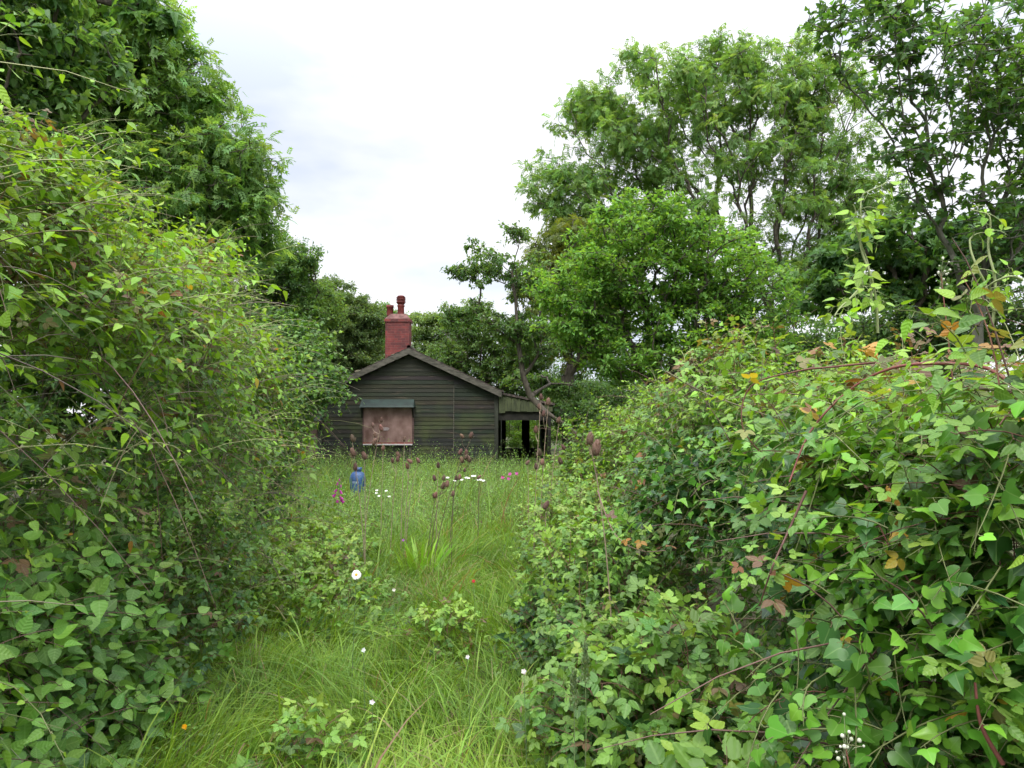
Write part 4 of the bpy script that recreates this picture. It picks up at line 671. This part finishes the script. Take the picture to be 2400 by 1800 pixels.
mound('bramble_bush', 'bramble with bronze young leaves in the bottom right corner under the ivy', 'bramble', (1.25, 1.75, 0), (.4, .35, .55), 150, BL, .15, C_BRAM, .5, palt=(.1, C_RED), K=4)
mound('bramble_bush', 'bushy bramble skirt at the foot of the right thicket beside the grass', 'bramble', (.62, 3.15, 0), (.44, .6, .72), 420, BL, .09, C_BRAM, .4)
mound('bramble_bush', 'rounded bramble bulging left of the ivy, halfway along the right thicket', 'bramble', (.60, 4.6, 0), (.48, .9, 1.0), 560, BL, .085, C_BRAM, .4)
mound('bramble_bush', 'farther bramble on the right under the pair of big teasel heads', 'bramble', (.64, 6.6, 0), (.55, 1.0, 1.1), 620, BL, .08, C_BRAM + [(.2, .3, .07)], .45)
mound('bramble_bush', 'far bramble at the end of the right thicket near the leaning trunk', 'bramble', (.95, 9.3, 0), (.7, 1.3, 1.05), 600, BL, .08, C_BRAM + [(.2, .3, .07)], .5)
mound('bramble_bush', 'small bramble patch in the path edge under the white daisy', 'bramble', (-1.2, 5.4, 0), (.42, .6, .28), 110, BL, .085, C_BRAM, .4)
mound('bramble_bush', 'bramble sprawling from the foot of the left thicket beyond the daisy', 'bramble', (-1.85, 6.6, 0), (.6, 1.2, .52), 380, BL, .08, C_BRAM + [(.2, .3, .07)], .45)
mound('bramble_bush', 'bramble hummock on the left before the foxglove and gas bottle', 'bramble', (-2.35, 9.0, 0), (.8, 1.2, .38), 300, BL, .08, C_BRAM + [(.2, .3, .07)], .5)
mound('bramble_bush', 'small bramble cluster beside the dark seed stalks at the path middle', 'bramble', (-.45, 4.75, 0), (.2, .22, .26), 42, BL, .08, C_BRAM, .5)
mound('bramble_bush', 'bramble sprig in the grass at the bottom left of the path', 'bramble', (-.92, 2.9, 0), (.25, .3, .25), 60, BL, .085, C_BRAM, .6)
mound('dock_plant', 'blue green leafy clump in the grass right of the red flower', 'plant', (.32, 4.9, .05), (.2, .22, .38), 34, (OV_HI, OV_HI), .12, [(.05, .13, .06), (.08, .18, .08)], .5, palt=None, stemc=(.1, .15, .05))

# ================================================================ GRASS AND HERBS
C_GR = [(.07, .15, .02), (.12, .23, .028), (.20, .33, .036), (.31, .42, .055)]
def path_x(y): return -.55 - .02 * y
def grass(name, regions):
    V, Q, C = [], [], []; n0 = 0
    for (x0, x1, y0, y1, n, h, wd, lay) in regions:
        x = rng.uniform(x0, x1, n); y = rng.uniform(y0, y1, n); pp = np.stack([x, y, 0 * x], -1); cl = vnoise(pp, .35, 70); keep = rng.random(n) < .35 + .9 * cl; x, y, cl, pp = x[keep], y[keep], cl[keep], pp[keep]; n = len(x)
        # tufts: pull blades towards tuft centres
        g = .16; cx = (np.floor(x / g) + .5) * g + .05 * np.sin(y * 31); cyy = (np.floor(y / g) + .5) * g + .05 * np.sin(x * 37); f = rng.uniform(0, .55, n); x += (cx - x) * f; y += (cyy - y) * f
        hs = np.where((np.abs(x + 3.15 * y / 14) < .45) & (y > 10) & (y < 15.4), .62, 1.0)
        z = ground_z(x, y); H = h * rng.uniform(.45, 1.25, n) * (.6 + .8 * cl) * hs; a = 2 * math.pi * (vnoise(pp, .5, 71) * 1.6) + rng.normal(0, .9, n); ln = lay * rng.uniform(.25, 1.3, n) * H; d = np.stack([np.cos(a), np.sin(a), 0 * a], -1)
        t = np.linspace(0, 1, 6); P = np.stack([x, y, z - .01], -1)[:, None] + d[:, None] * (ln[:, None] * t ** 1.8)[..., None] + UP * (H[:, None] * (t - .42 * t ** 2.6 * np.clip(ln / H, 0, 1.4)[:, None]))[..., None]
        wv = wd * rng.uniform(.6, 1.3, n)[:, None] * np.array([.75, 1, 1, .85, .55, .06]); yaw = rng.uniform(0, math.pi, n); side = np.stack([np.cos(yaw), np.sin(yaw) * .6, 0 * yaw], -1); side = nrm(.6 * np.cross(d, UP) + .7 * side)
        v, q = ribbons(P, wv / 2, side); q = q + n0; n0 += len(v); tone = np.clip(.15 + .5 * vnoise(pp, 1.1, 72) + .35 * vnoise(pp, .3, 73) + .15 * rng.standard_normal(n) - .12, 0, 1)
        c = palette(n, C_GR, t=tone, jit=.1); dry = rng.random(n) < .05 + .22 * np.clip(vnoise(pp, .8, 74) - .5, 0, 1) * 2; c[dry] = palette(int(dry.sum()), [(.30, .24, .12), (.22, .19, .09), (.25, .15, .09)])
        V.append(v); Q.append(q); C.append(np.repeat(c, 12, 0))
    o = mesh_obj(name, np.concatenate(V), [np.concatenate(Q)], M_GRASS, None, np.concatenate(C)); return tag(o, 'lush overgrown meadow grass covering the path and clearing', 'grass', kind='stuff')
grass('meadow_grass', [(-2.6, 1.3, 2.0, 4.6, 40000, .30, .0042, .9), (-3.0, 1.2, 4.6, 8.5, 36000, .32, .0055, .85), (-4.2, 1.8, 8.5, 14.5, 26000, .30, .008, .7), (-7.5, 3, 14.5, 21, 24000, .34, .012, .6), (-2.2, 1.4, .2, 2.0, 5000, .25, .005, .9), (-12, 12, 8, 32, 12000, .4, .016, .6), (-5.5, 1.8, 9.5, 20.6, 4200, .78, .010, .7), (-1.6, .3, 7, 16, 5000, .45, .008, .8),
    (-1.6, .7, 2.2, 5.5, 1900, .46, .0085, 1.35), (-1.4, .5, 5.5, 9, 1200, .5, .009, 1.2)])
def herbs():
    lv, st = Leaves(), MB()
    for (x0, x1, y0, y1, n, L_, sz, K) in ((-4.6, 1.2, 9.5, 14, 6500, .44, .042, 9), (-8, 2.2, 14, 20.7, 8500, .52, .05, 9), (-2.3, .7, 5.0, 9.5, 2400, .32, .042, 7), (-7, 2.0, 16.5, 20.6, 520, .95, .06, 10), (-4.5, 1.2, 11, 16, 260, .8, .05, 10), (-2.2, .9, 2.2, 5, 1100, .17, .034, 6)):
        x = rng.uniform(x0, x1, n); y = rng.uniform(y0, y1, n); pp = np.stack([x, y, 0 * x], -1); k = (vnoise(pp, .9, 80) > (.30 if y0 > 9 else .5)) & ~((np.abs(x + 3.15 * y / 14) < .42) & (y > 11) & (y < 15.4) & (rng.random(n) < .72)) & ((y > 9.5) | (np.abs(x + .35) > .55 + .5 * rng.random(n))); x, y = x[k], y[k]; n = len(x); P = np.stack([x, y, ground_z(x, y)], -1)
        shoots(lv, st, P, nrm(UP + rdir(n) * .35), L_ * rng.uniform(.5, 1.35, n) * (.7 + .6 * vnoise(P, 1.2, 81)), K, (OV_LO, OV_LO), sz, [(.08, .17, .035), (.13, .25, .05), (.19, .34, .065), (.23, .37, .07)], np.tile((0., -.3, 1.), (n, 1)), .1, .0016, (.14, .16, .07), t01=.45 + .3 * (vnoise(P, 1.0, 82) - .5), palt=(.02, C_RED))
    root = empty('meadow_weeds', (-2, 12, 0), 'ground cover of small leaved weeds filling the clearing up to the bungalow wall', 'weeds'); root['kind'] = 'stuff'
    lv.build('leaves', M_LEAF, root); st.build('stems', M_STEM, root)
herbs()
def blade_clump():
    p = at(985, 1330, 6.8); root = empty('iris_clump', (p[0], p[1], 0), 'upright clump of broad bright green blades in the middle of the path', 'plant'); n = 34; a = rng.uniform(0, 2 * math.pi, n); r = rng.uniform(0, .12, n); x = p[0] + r * np.cos(a); y = p[1] + r * np.sin(a); H = rng.uniform(.28, .5, n); ln = rng.uniform(.04, .26, n); d = np.stack([np.cos(a), np.sin(a), 0 * a], -1); t = np.linspace(0, 1, 6)
    P = np.stack([x, y, 0 * x], -1)[:, None] + d[:, None] * (ln[:, None] * t ** 1.7)[..., None] + UP * (H[:, None] * t)[..., None]; w = .032 * rng.uniform(.7, 1.2, n)[:, None] * np.array([.7, .95, 1, .9, .6, .05]); v, q = ribbons(P, w / 2, nrm(np.cross(d, UP) * .4 + np.array((1., 0, 0)))); mesh_obj('blades', v, [q], M_GRASS, root, np.repeat(palette(n, [(.17, .34, .03), (.22, .40, .04)]), 12, 0))
blade_clump()
# cocksfoot seed heads
def cocksfoot(px, py, Y, label):
    h = at(px, py, Y); b = np.array((h[0] - .08, h[1], 0)); root = empty('seeding_grass', b, label, 'grass'); t = np.linspace(0, 1, 8)[:, None]; Q = b * (1 - t) + h * t + np.array((.03, 0, 0)) * np.sin(math.pi * t); st = MB(); st.tubes(Q, np.full((1, 8), .0014), 4, col=np.array((.12, .17, .06))); st.build('stalk', M_STEM, root, True)
    lv = Leaves(); n = 260; s = rng.random(n); P = h + UP * ((s - .2) * .11)[:, None] + rdir(n) * (.014 * (1 - .6 * s))[:, None]; lv.add(QUAD, P, nrm(UP + rdir(n) * .6), rdir(n), .012, palette(n, [(.12, .19, .08), (.18, .24, .12)])); lv.build('seed_head', M_LEAF, root)
cocksfoot(1372, 1580, 2.3, 'flowering grass head at the path edge before the bottom right bramble')
cocksfoot(1345, 1640, 2.25, 'shorter flowering grass head leaning left at the bottom right bramble')

# ================================================================ TEASELS
M_TEA = attr_mat('teasel', .9)
TG = 'dead teasels standing in the clearing'
def teasel(label, Y, base, heads, curve=None, hl=.062, dark=False):
    """heads: list of (px,py[,tilt]); the first is the leader's top; others branch off it"""
    H = [at(h[0], h[1], Y + (0 if i == 0 else rng.uniform(-.1, .1))) for i, h in enumerate(heads)]
    b = at(base[0], base[1], Y); b = np.array((b[0], Y, max(0.0, b[2]) if False else 0.0)); root = empty('teasel', b, label, 'teasel', TG)
    sc = np.array((.10, .07, .045) if dark else (.27, .20, .14)); st = MB(); t = np.linspace(0, 1, 14)[:, None]; top = H[0] - UP * hl * .5; mid = at(base[0], base[1], Y)
    Q = (1 - t) ** 2 * b + 2 * t * (1 - t) * (mid * .7 + .15 * b + .15 * top) + t ** 2 * top; st.tubes(Q, np.linspace(.0042, .0025, 14)[None], 5, col=sc)
    for h in H[1:]:
        bot = h - UP * hl * .5; d = np.linalg.norm(Q - bot, axis=1) + 1.2 * np.maximum(0, Q[:, 2] - bot[2] + .06); j = int(np.argmin(d)); a = Q[j]; tt = np.linspace(0, 1, 6)[:, None]; S = a * (1 - tt) + bot * tt; S += (np.array((bot[0] - a[0], bot[1] - a[1], 0)) * .35) * np.sin(math.pi * tt); st.tubes(S, np.linspace(.003, .0022, 6)[None], 4, col=sc)
    st.build('stalk', M_TEA, root, True)
    for i, h in enumerate(H):
        s = hl / .062 * rng.uniform(.82, 1.1); mb = MB(); prof = [(.004, -.031), (.012, -.028), (.0165, -.016), (.018, -.002), (.016, .012), (.011, .024), (.004, .032), (.0005, .034)]; hc = palette(1, [(.13, .07, .05), (.17, .10, .07), (.10, .055, .04)])[0]
        n0 = mb.n; mb.lathe((0, 0, 0), [(r * s, z * s) for r, z in prof], 9); mb.C.append(np.broadcast_to(hc.astype(np.float32), (len(prof) * 9, 3)))
        # bristles and long bracts below
        k = 150; z = rng.uniform(-.026, .03, k) * s; a = rng.uniform(0, 2 * math.pi, k); r = np.interp(z / s, [p[1] for p in prof], [p[0] for p in prof]) * s; o = np.stack([r * np.cos(a), r * np.sin(a), z], -1); dr = nrm(np.stack([np.cos(a), np.sin(a), .9 + 0 * a], -1)); ln = .010 * s
        sd_ = nrm(np.cross(dr, UP)) * .0011 * s; mb.add(np.stack([o - sd_, o + sd_, o + dr * ln], 1).reshape(-1, 3), T=np.arange(k * 3).reshape(-1, 3), col=hc * 2.1)
        k = 9; a = rng.uniform(0, 2 * math.pi, k); o = np.zeros((k, 3)); o[:, 2] = -.03 * s; p1 = o + np.stack([np.cos(a), np.sin(a), .1 + 0 * a], -1) * .022 * s; p2 = p1 + np.stack([np.cos(a) * .3, np.sin(a) * .3, 1 + 0 * a], -1) * .028 * s; mb.tubes(np.stack([o, p1, p2], 1), np.full((k, 3), .0011 * s), 3, col=sc)
        V = np.concatenate(mb.V); tilt = heads[i][2] if len(heads[i]) > 2 else rng.uniform(-.3, .3); c, s_ = math.cos(tilt), math.sin(tilt); V = np.stack([V[:, 0] * c + V[:, 2] * s_, V[:, 1], -V[:, 0] * s_ + V[:, 2] * c], -1) + h
        mesh_obj('seed_head', V, [np.concatenate(mb.T), np.concatenate(mb.Q)], M_TEA, root, np.concatenate(mb.C))
teasel('pale tall teasel left of the boarded window, two large heads one above the other', 6.2, (861, 1248), [(826, 1027, -.2), (827, 1060, -.35), (833, 1094, 0)], hl=.072)
teasel('pale teasel with one plump head between the gas bottle and the window', 6.4, (858, 1150), [(854, 1068, -.35)], hl=.07)
teasel('branching teasel whose heads cross the window board at its left side', 7.0, (850, 1150), [(894, 984), (874, 996), (893, 1003), (879, 1019), (886, 1030), (877, 1036)])
teasel('teasel with a single head over the lower right of the window board', 7.2, (940, 1150), [(948, 1029, .1)])
teasel('thin teasel with a single head just under the window sill', 7.6, (893, 1150), [(898, 1050)], hl=.055)
teasel('stiff teasel with two heads side by side under the sill, left of the pair', 7.3, (915, 1160), [(933, 1066, -.3), (920, 1079, -.1), (932, 1076)])
teasel('teasel with two short heads below the middle of the window', 7.4, (948, 1170), [(960, 1081, -.9), (955, 1092, -.4)])
teasel('teasel leaning right with one head below the right end of the sill', 7.4, (950, 1130), [(980, 1079, -.5)])
teasel('lone teasel head at the wall foot, midway between window and corner', 7.2, (1022, 1180), [(1027, 1090, 0)])
teasel('long dark teasel leaning far right with a bunch of heads before the wall', 6.6, (1010, 1195), [(1104, 1020, .35), (1083, 1022, -.7), (1079, 1059, .4), (1093, 1060), (1092, 1071, .5), (1083, 1078), (1099, 1076)], dark=True)
teasel('dark teasel with three close heads in the green below the lone head', 6.6, (1005, 1210), [(1040, 1120, .1), (1039, 1138), (1048, 1134, .2), (1018, 1120, -.2)], dark=True)
teasel('dark teasel with two touching heads left of the white daisies', 7.0, (1052, 1200), [(1069, 1120, .1), (1077, 1118, .1)], dark=True)
teasel('short teasel with one upright head below the touching pair', 6.8, (1058, 1240), [(1062, 1157, 0)], dark=True)
teasel('low teasel with twin small heads on the left of the meadow middle', 7.0, (1000, 1240), [(1021, 1160, .2), (1017, 1162, -.2)], dark=True, hl=.055)
teasel('small teasel head nodding among the white daisies', 7.6, (1120, 1190), [(1123, 1118, .8), (1089, 1102, 0)], dark=True, hl=.055)
teasel('tallest teasel before the veranda opening, heads spaced up a straight stalk', 6.4, (1249, 1134), [(1268, 930, 0), (1264, 953, -.2), (1256, 1007, 0), (1264, 1060, 0), (1256, 1093, -.1)], hl=.066)
teasel('second tall teasel by the veranda opening, with a hollow looking top head', 6.4, (1262, 1130), [(1285, 941, .1), (1274, 969, .1), (1271, 1083, 0)], hl=.064)
teasel('teasel leaning right under the leaning trunk', 6.6, (1280, 1130), [(1310, 984, .3), (1320, 1048, -.5), (1313, 1080, -.3)], hl=.066)
teasel('small teasel at the dark veranda foot with a tilted head', 7.0, (1240, 1150), [(1237, 1084, .6)], hl=.058)
teasel('closest pair of big bristly teasel heads at the right thicket', 3.6, (1440, 1180), [(1383, 1028, .1), (1398, 1050, .15)], hl=.076)
teasel('single reddish teasel head leaning right low beside the right brambles', 5.0, (1275, 1240), [(1280, 1184, .5)], hl=.07)

# ================================================================ SMALL THINGS
def gas_bottle():
    p = at(838, 1161, 15.2); c = (p[0], 15.2, 0); root = empty('gas_bottle', c, 'blue gas bottle standing in weeds before the bungalow wall', 'gas bottle')
    mb_ = mat('blue_enamel', (.035, .10, .26), (.03, .06, .15), 9, .5, .5, contrast=(.35, .6)); r = .17; hb = .38
    MB().lathe(c, [(r * .8, .02), (r * .97, .06), (r, .10), (r, hb - .04), (r * .98, hb), (r * .88, hb + .06), (r * .66, hb + .11), (r * .4, hb + .135), (.001, hb + .14)], 32).build('cylinder', mb_, root, True)
    MB().lathe(c, [(r * .85, .0), (r * .85, .05), (r * .82, .05), (r * .82, 0)], 28).build('foot_ring', mb_, root, True)
    z = hb + .11; MB().lathe(c, [(.075, z), (.072, z + .03), (.068, z + .045)], 20).build('neck', mb_, root, True)
    MB().lathe(c, [(.07, z + .04), (.088, z + .045), (.092, z + .075), (.084, z + .11), (.078, z + .11), (.08, z + .07)], 20).build('collar', mb_, root, True)
    MB().lathe(c, [(.02, z), (.02, z + .07), (.03, z + .075), (.03, z + .095), (.001, z + .10)], 12).build('valve', mat('brass', (.5, .35, .12), (.35, .22, .08), 9, .4, metal=.8), root, True)
    # pale stencilled band of worn lettering shapes
    b = MB(); y0 = 15.2
    for i, wv in enumerate((.03, .018, .03, .026)):
        a0 = R(-118) + i * .22; seg = np.linspace(a0, a0 + wv / r, 4)
        for zz in (.27,):
            for q in range(3): b.add([(c[0] + (r + .0015) * math.cos(s), y0 + (r + .0015) * math.sin(s), h) for h in (zz, zz + .045) for s in (seg[q], seg[q + 1])], Q=[(0, 1, 3, 2)])
    b.build('worn_marking', mat('worn_paint', (.35, .42, .5), (.2, .28, .4), 30, .6), root)
gas_bottle()
def flower_spike():
    b = at(793, 1200, 9.6); c = np.array((b[0], 9.6, 0)); root = empty('foxglove', c, 'magenta foxglove spike left of the blue gas bottle', 'foxglove'); top = at(796, 1112, 9.6)
    t = np.linspace(0, 1, 8)[:, None]; MB().tubes(c * (1 - t) + top * t, np.linspace(.006, .003, 8)[None], 6, col=np.array((.14, .2, .08))).build('stem', M_STEM, root, True)
    mt = mat('foxglove_petal', (.60, .06, .38), (.42, .03, .28), 30, .5)
    for i, (px, py, dx, s) in enumerate(((793, 1130, -.5, .75), (798, 1136, .4, .7), (790, 1146, -.6, .9), (797, 1149, .4, .95), (788, 1157, -.8, 1.0), (796, 1163, .7, 1.1), (797, 1171, .9, 1.1), (795, 1122, .2, .55), (792, 1168, -.2, 1.0))):
        p = at(px, py, 9.6 - .02); a = np.array([0, 0, 0.]); mb = MB(); mb.lathe((0, 0, 0), [(.004 * s, 0), (.009 * s, -.006 * s), (.012 * s, -.022 * s), (.014 * s, -.038 * s), (.020 * s, -.046 * s), (.017 * s, -.046 * s), (.011 * s, -.03 * s)], 10)
        V = mb.V[0] * 1.25; c_, s_ = math.cos(dx), math.sin(dx); mb.V[0] = np.stack([V[:, 0] * c_ - V[:, 2] * s_, V[:, 1], V[:, 0] * s_ + V[:, 2] * c_], -1).astype(np.float32) + p.astype(np.float32); mb.build('bell', mt, root, True)
flower_spike()
M_PET = mat('white_petal', (.78, .78, .76), (.62, .62, .6), 20, .5); M_DISC = mat('yellow_disc', (.65, .38, .02), (.45, .25, .02), 60, .7)
def daisy(px, py, Y, r, label, face=(0, -.75, .65), group=None):
    p = at(px, py, Y); root = empty('oxeye_daisy', (p[0], Y, 0), label, 'daisy', group); t = np.linspace(0, 1, 7)[:, None]; b = np.array((p[0] - .03, Y + .03, 0)); MB().tubes(b * (1 - t) + p * t, np.full((1, 7), .0016), 4, col=np.array((.1, .16, .06))).build('stem', M_STEM, root, True)
    n = 20; a = np.arange(n) / n * 2 * math.pi + rng.normal(0, .04, n); Z = nrm(np.array(face, float)); X_ = nrm(np.cross(Z, (0.1, 0, 1))); Y_ = np.cross(Z, X_); D = X_ * np.cos(a)[:, None] + Y_ * np.sin(a)[:, None]; S = nrm(np.cross(D, Z)); w = .17 * r
    pts = []; q = []
    for i in range(n):
        o = p + D[i] * r * .2; m = p + D[i] * r * .65 + Z * .06 * r; e = p + D[i] * r * rng.uniform(.93, 1.03) - Z * rng.uniform(0, .15) * r; k = len(pts); pts += [o - S[i] * w * .5, o + S[i] * w * .5, m + S[i] * w, m - S[i] * w, e + S[i] * w * .55, e - S[i] * w * .55]; q += [(k, k + 1, k + 2, k + 3), (k + 3, k + 2, k + 4, k + 5)]
    mb = MB(); mb.add(pts, Q=q); mb.build('petals', M_PET, root)
    mb = MB(); mb.lathe((0, 0, 0), [(r * .30, 0), (r * .28, r * .07), (r * .16, r * .12), (.0004, r * .13)], 12); V = mb.V[0]; mb.V[0] = (p + X_ * V[:, :1] + Y_ * V[:, 1:2] + Z * (V[:, 2:3] + .02 * r)).astype(np.float32); mb.build('disc', M_DISC, root, True)
daisy(835, 1347, 3.9, .026, 'large white daisy facing the viewer, alone at the left edge of the path', (.1, -.9, .35))
DG = 'distant white daisies in the clearing'
for px, py in ((1049, 1119), (1066, 1126), (1082, 1124), (1093, 1119), (1098, 1120), (1108, 1115), (1112, 1115), (1121, 1124), (1126, 1124), (1133, 1126)):
    daisy(px, py, 10.5, .026, 'white daisy in the drift before the bungalow wall, right of the dark leaning teasel', (0, -.35, .95), DG)
for px, py in ((883, 1149), (882, 1155), (888, 1162), (905, 1150), (912, 1163)):
    daisy(px, py, 10.5, .022, 'small white daisy in the weeds right of the blue gas bottle', (0, -.4, .9), 'daisies right of the gas bottle')
def small_flower(name, px, py, Y, r, col, label, cat, group=None, n=5):
    p = at(px, py, Y); root = empty(name, (p[0], Y, 0), label, cat, group); t = np.linspace(0, 1, 5)[:, None]; MB().tubes(np.array((p[0] + .02, Y, 0)) * (1 - t) + p * t, np.full((1, 5), .0012), 3, col=np.array((.1, .16, .06))).build('stem', M_STEM, root, True)
    lv = Leaves(); a = np.arange(n) / n * 2 * math.pi; D = nrm(np.stack([np.cos(a), -.3 + 0 * a, np.sin(a) * .9 + .3], -1)); lv.add(OV_HI, np.tile(p, (n, 1)), D, np.tile((0., -.8, .6), (n, 1)) + .2 * rdir(n), r, palette(n, [col], jit=.06), 1.8); lv.build('petals', M_LEAF, root)
small_flower('buttercup', 433, 1703, 3.0, .013, (.75, .42, .01), 'yellow buttercup in the grass at the bottom left', 'buttercup')
small_flower('red_campion', 1110, 1362, 4.6, .013, (.55, .03, .05), 'tiny red flower in the middle of the path', 'flower')
for px, py in ((1178, 1119), (1192, 1122), (1211, 1110), (1195, 1111)): small_flower('mallow_flower', px, py, 11, .03, (.55, .10, .38), 'pink flower in the weeds at the veranda foot', 'flower', 'pink flowers at the veranda foot')
small_flower('vetch_flower', 945, 1266, 6.5, .014, (.45, .14, .55), 'single purple flower left of the bright blade clump', 'flower')
for i, (px, py, Y, lab) in enumerate(((923, 1383, 4.3, 'small white flower right of and below the large daisy'), (852, 1524, 3.2, 'small pale flower in the grass left of the path middle'), (872, 1646, 2.8, 'pale bluish flower low in the grass near the bottom'), (1096, 1540, 3.2, 'tiny white flower at the right edge of the grass'), (1228, 1574, 2.6, 'white bud at the foot of the right brambles'))): small_flower('white_flower', px, py, Y, .011, (.65, .65, .72), lab, 'flower')
# bramble flower buds on a cane, bottom right
def bud_spray(px, py, Y, label, n=26):
    p = at(px, py, Y); root = empty('bramble_flower_spray', (p[0], Y, 0), label, 'bramble spray'); st = MB(); b = np.array((p[0] + .12, Y + .02, .02)); t = np.linspace(0, 1, 8)[:, None]; Q = b * (1 - t) + p * t + np.array((.02, 0, 0)) * np.sin(math.pi * t); st.tubes(Q, np.linspace(.004, .002, 8)[None], 5, col=np.array((.19, .07, .05)))
    mb = MB(); P = p + rng.normal(0, 1, (n, 3)) * (.016, .014, .03)
    bm_ = mat('bud', (.5, .5, .42), (.3, .34, .22), 40, .7)
    for q in P:
        st.tubes(np.array([[p[0], p[1], min(q[2], p[2]) - .015], (p + q) / 2, q]), np.full((1, 3), .0008), 3, col=np.array((.2, .22, .12))); r = rng.uniform(.003, .0055); MB().lathe(q, [(.0005, -r), (r * .8, -r * .6), (r, 0), (r * .7, r * .7), (.0004, r)], 6).build('bud', bm_, root, True)
    st.build('stem', M_STEM, root, True)
bud_spray(2276, 1585, 1.7, 'cluster of pale bramble buds on a red stem at the lower right edge')
bud_spray(2205, 640, 2.5, 'pale bud cluster on an upright cane above the right thicket', 16)
bud_spray(1982, 1755, 1.6, 'bramble buds low in the corner leaves at the bottom right', 12)
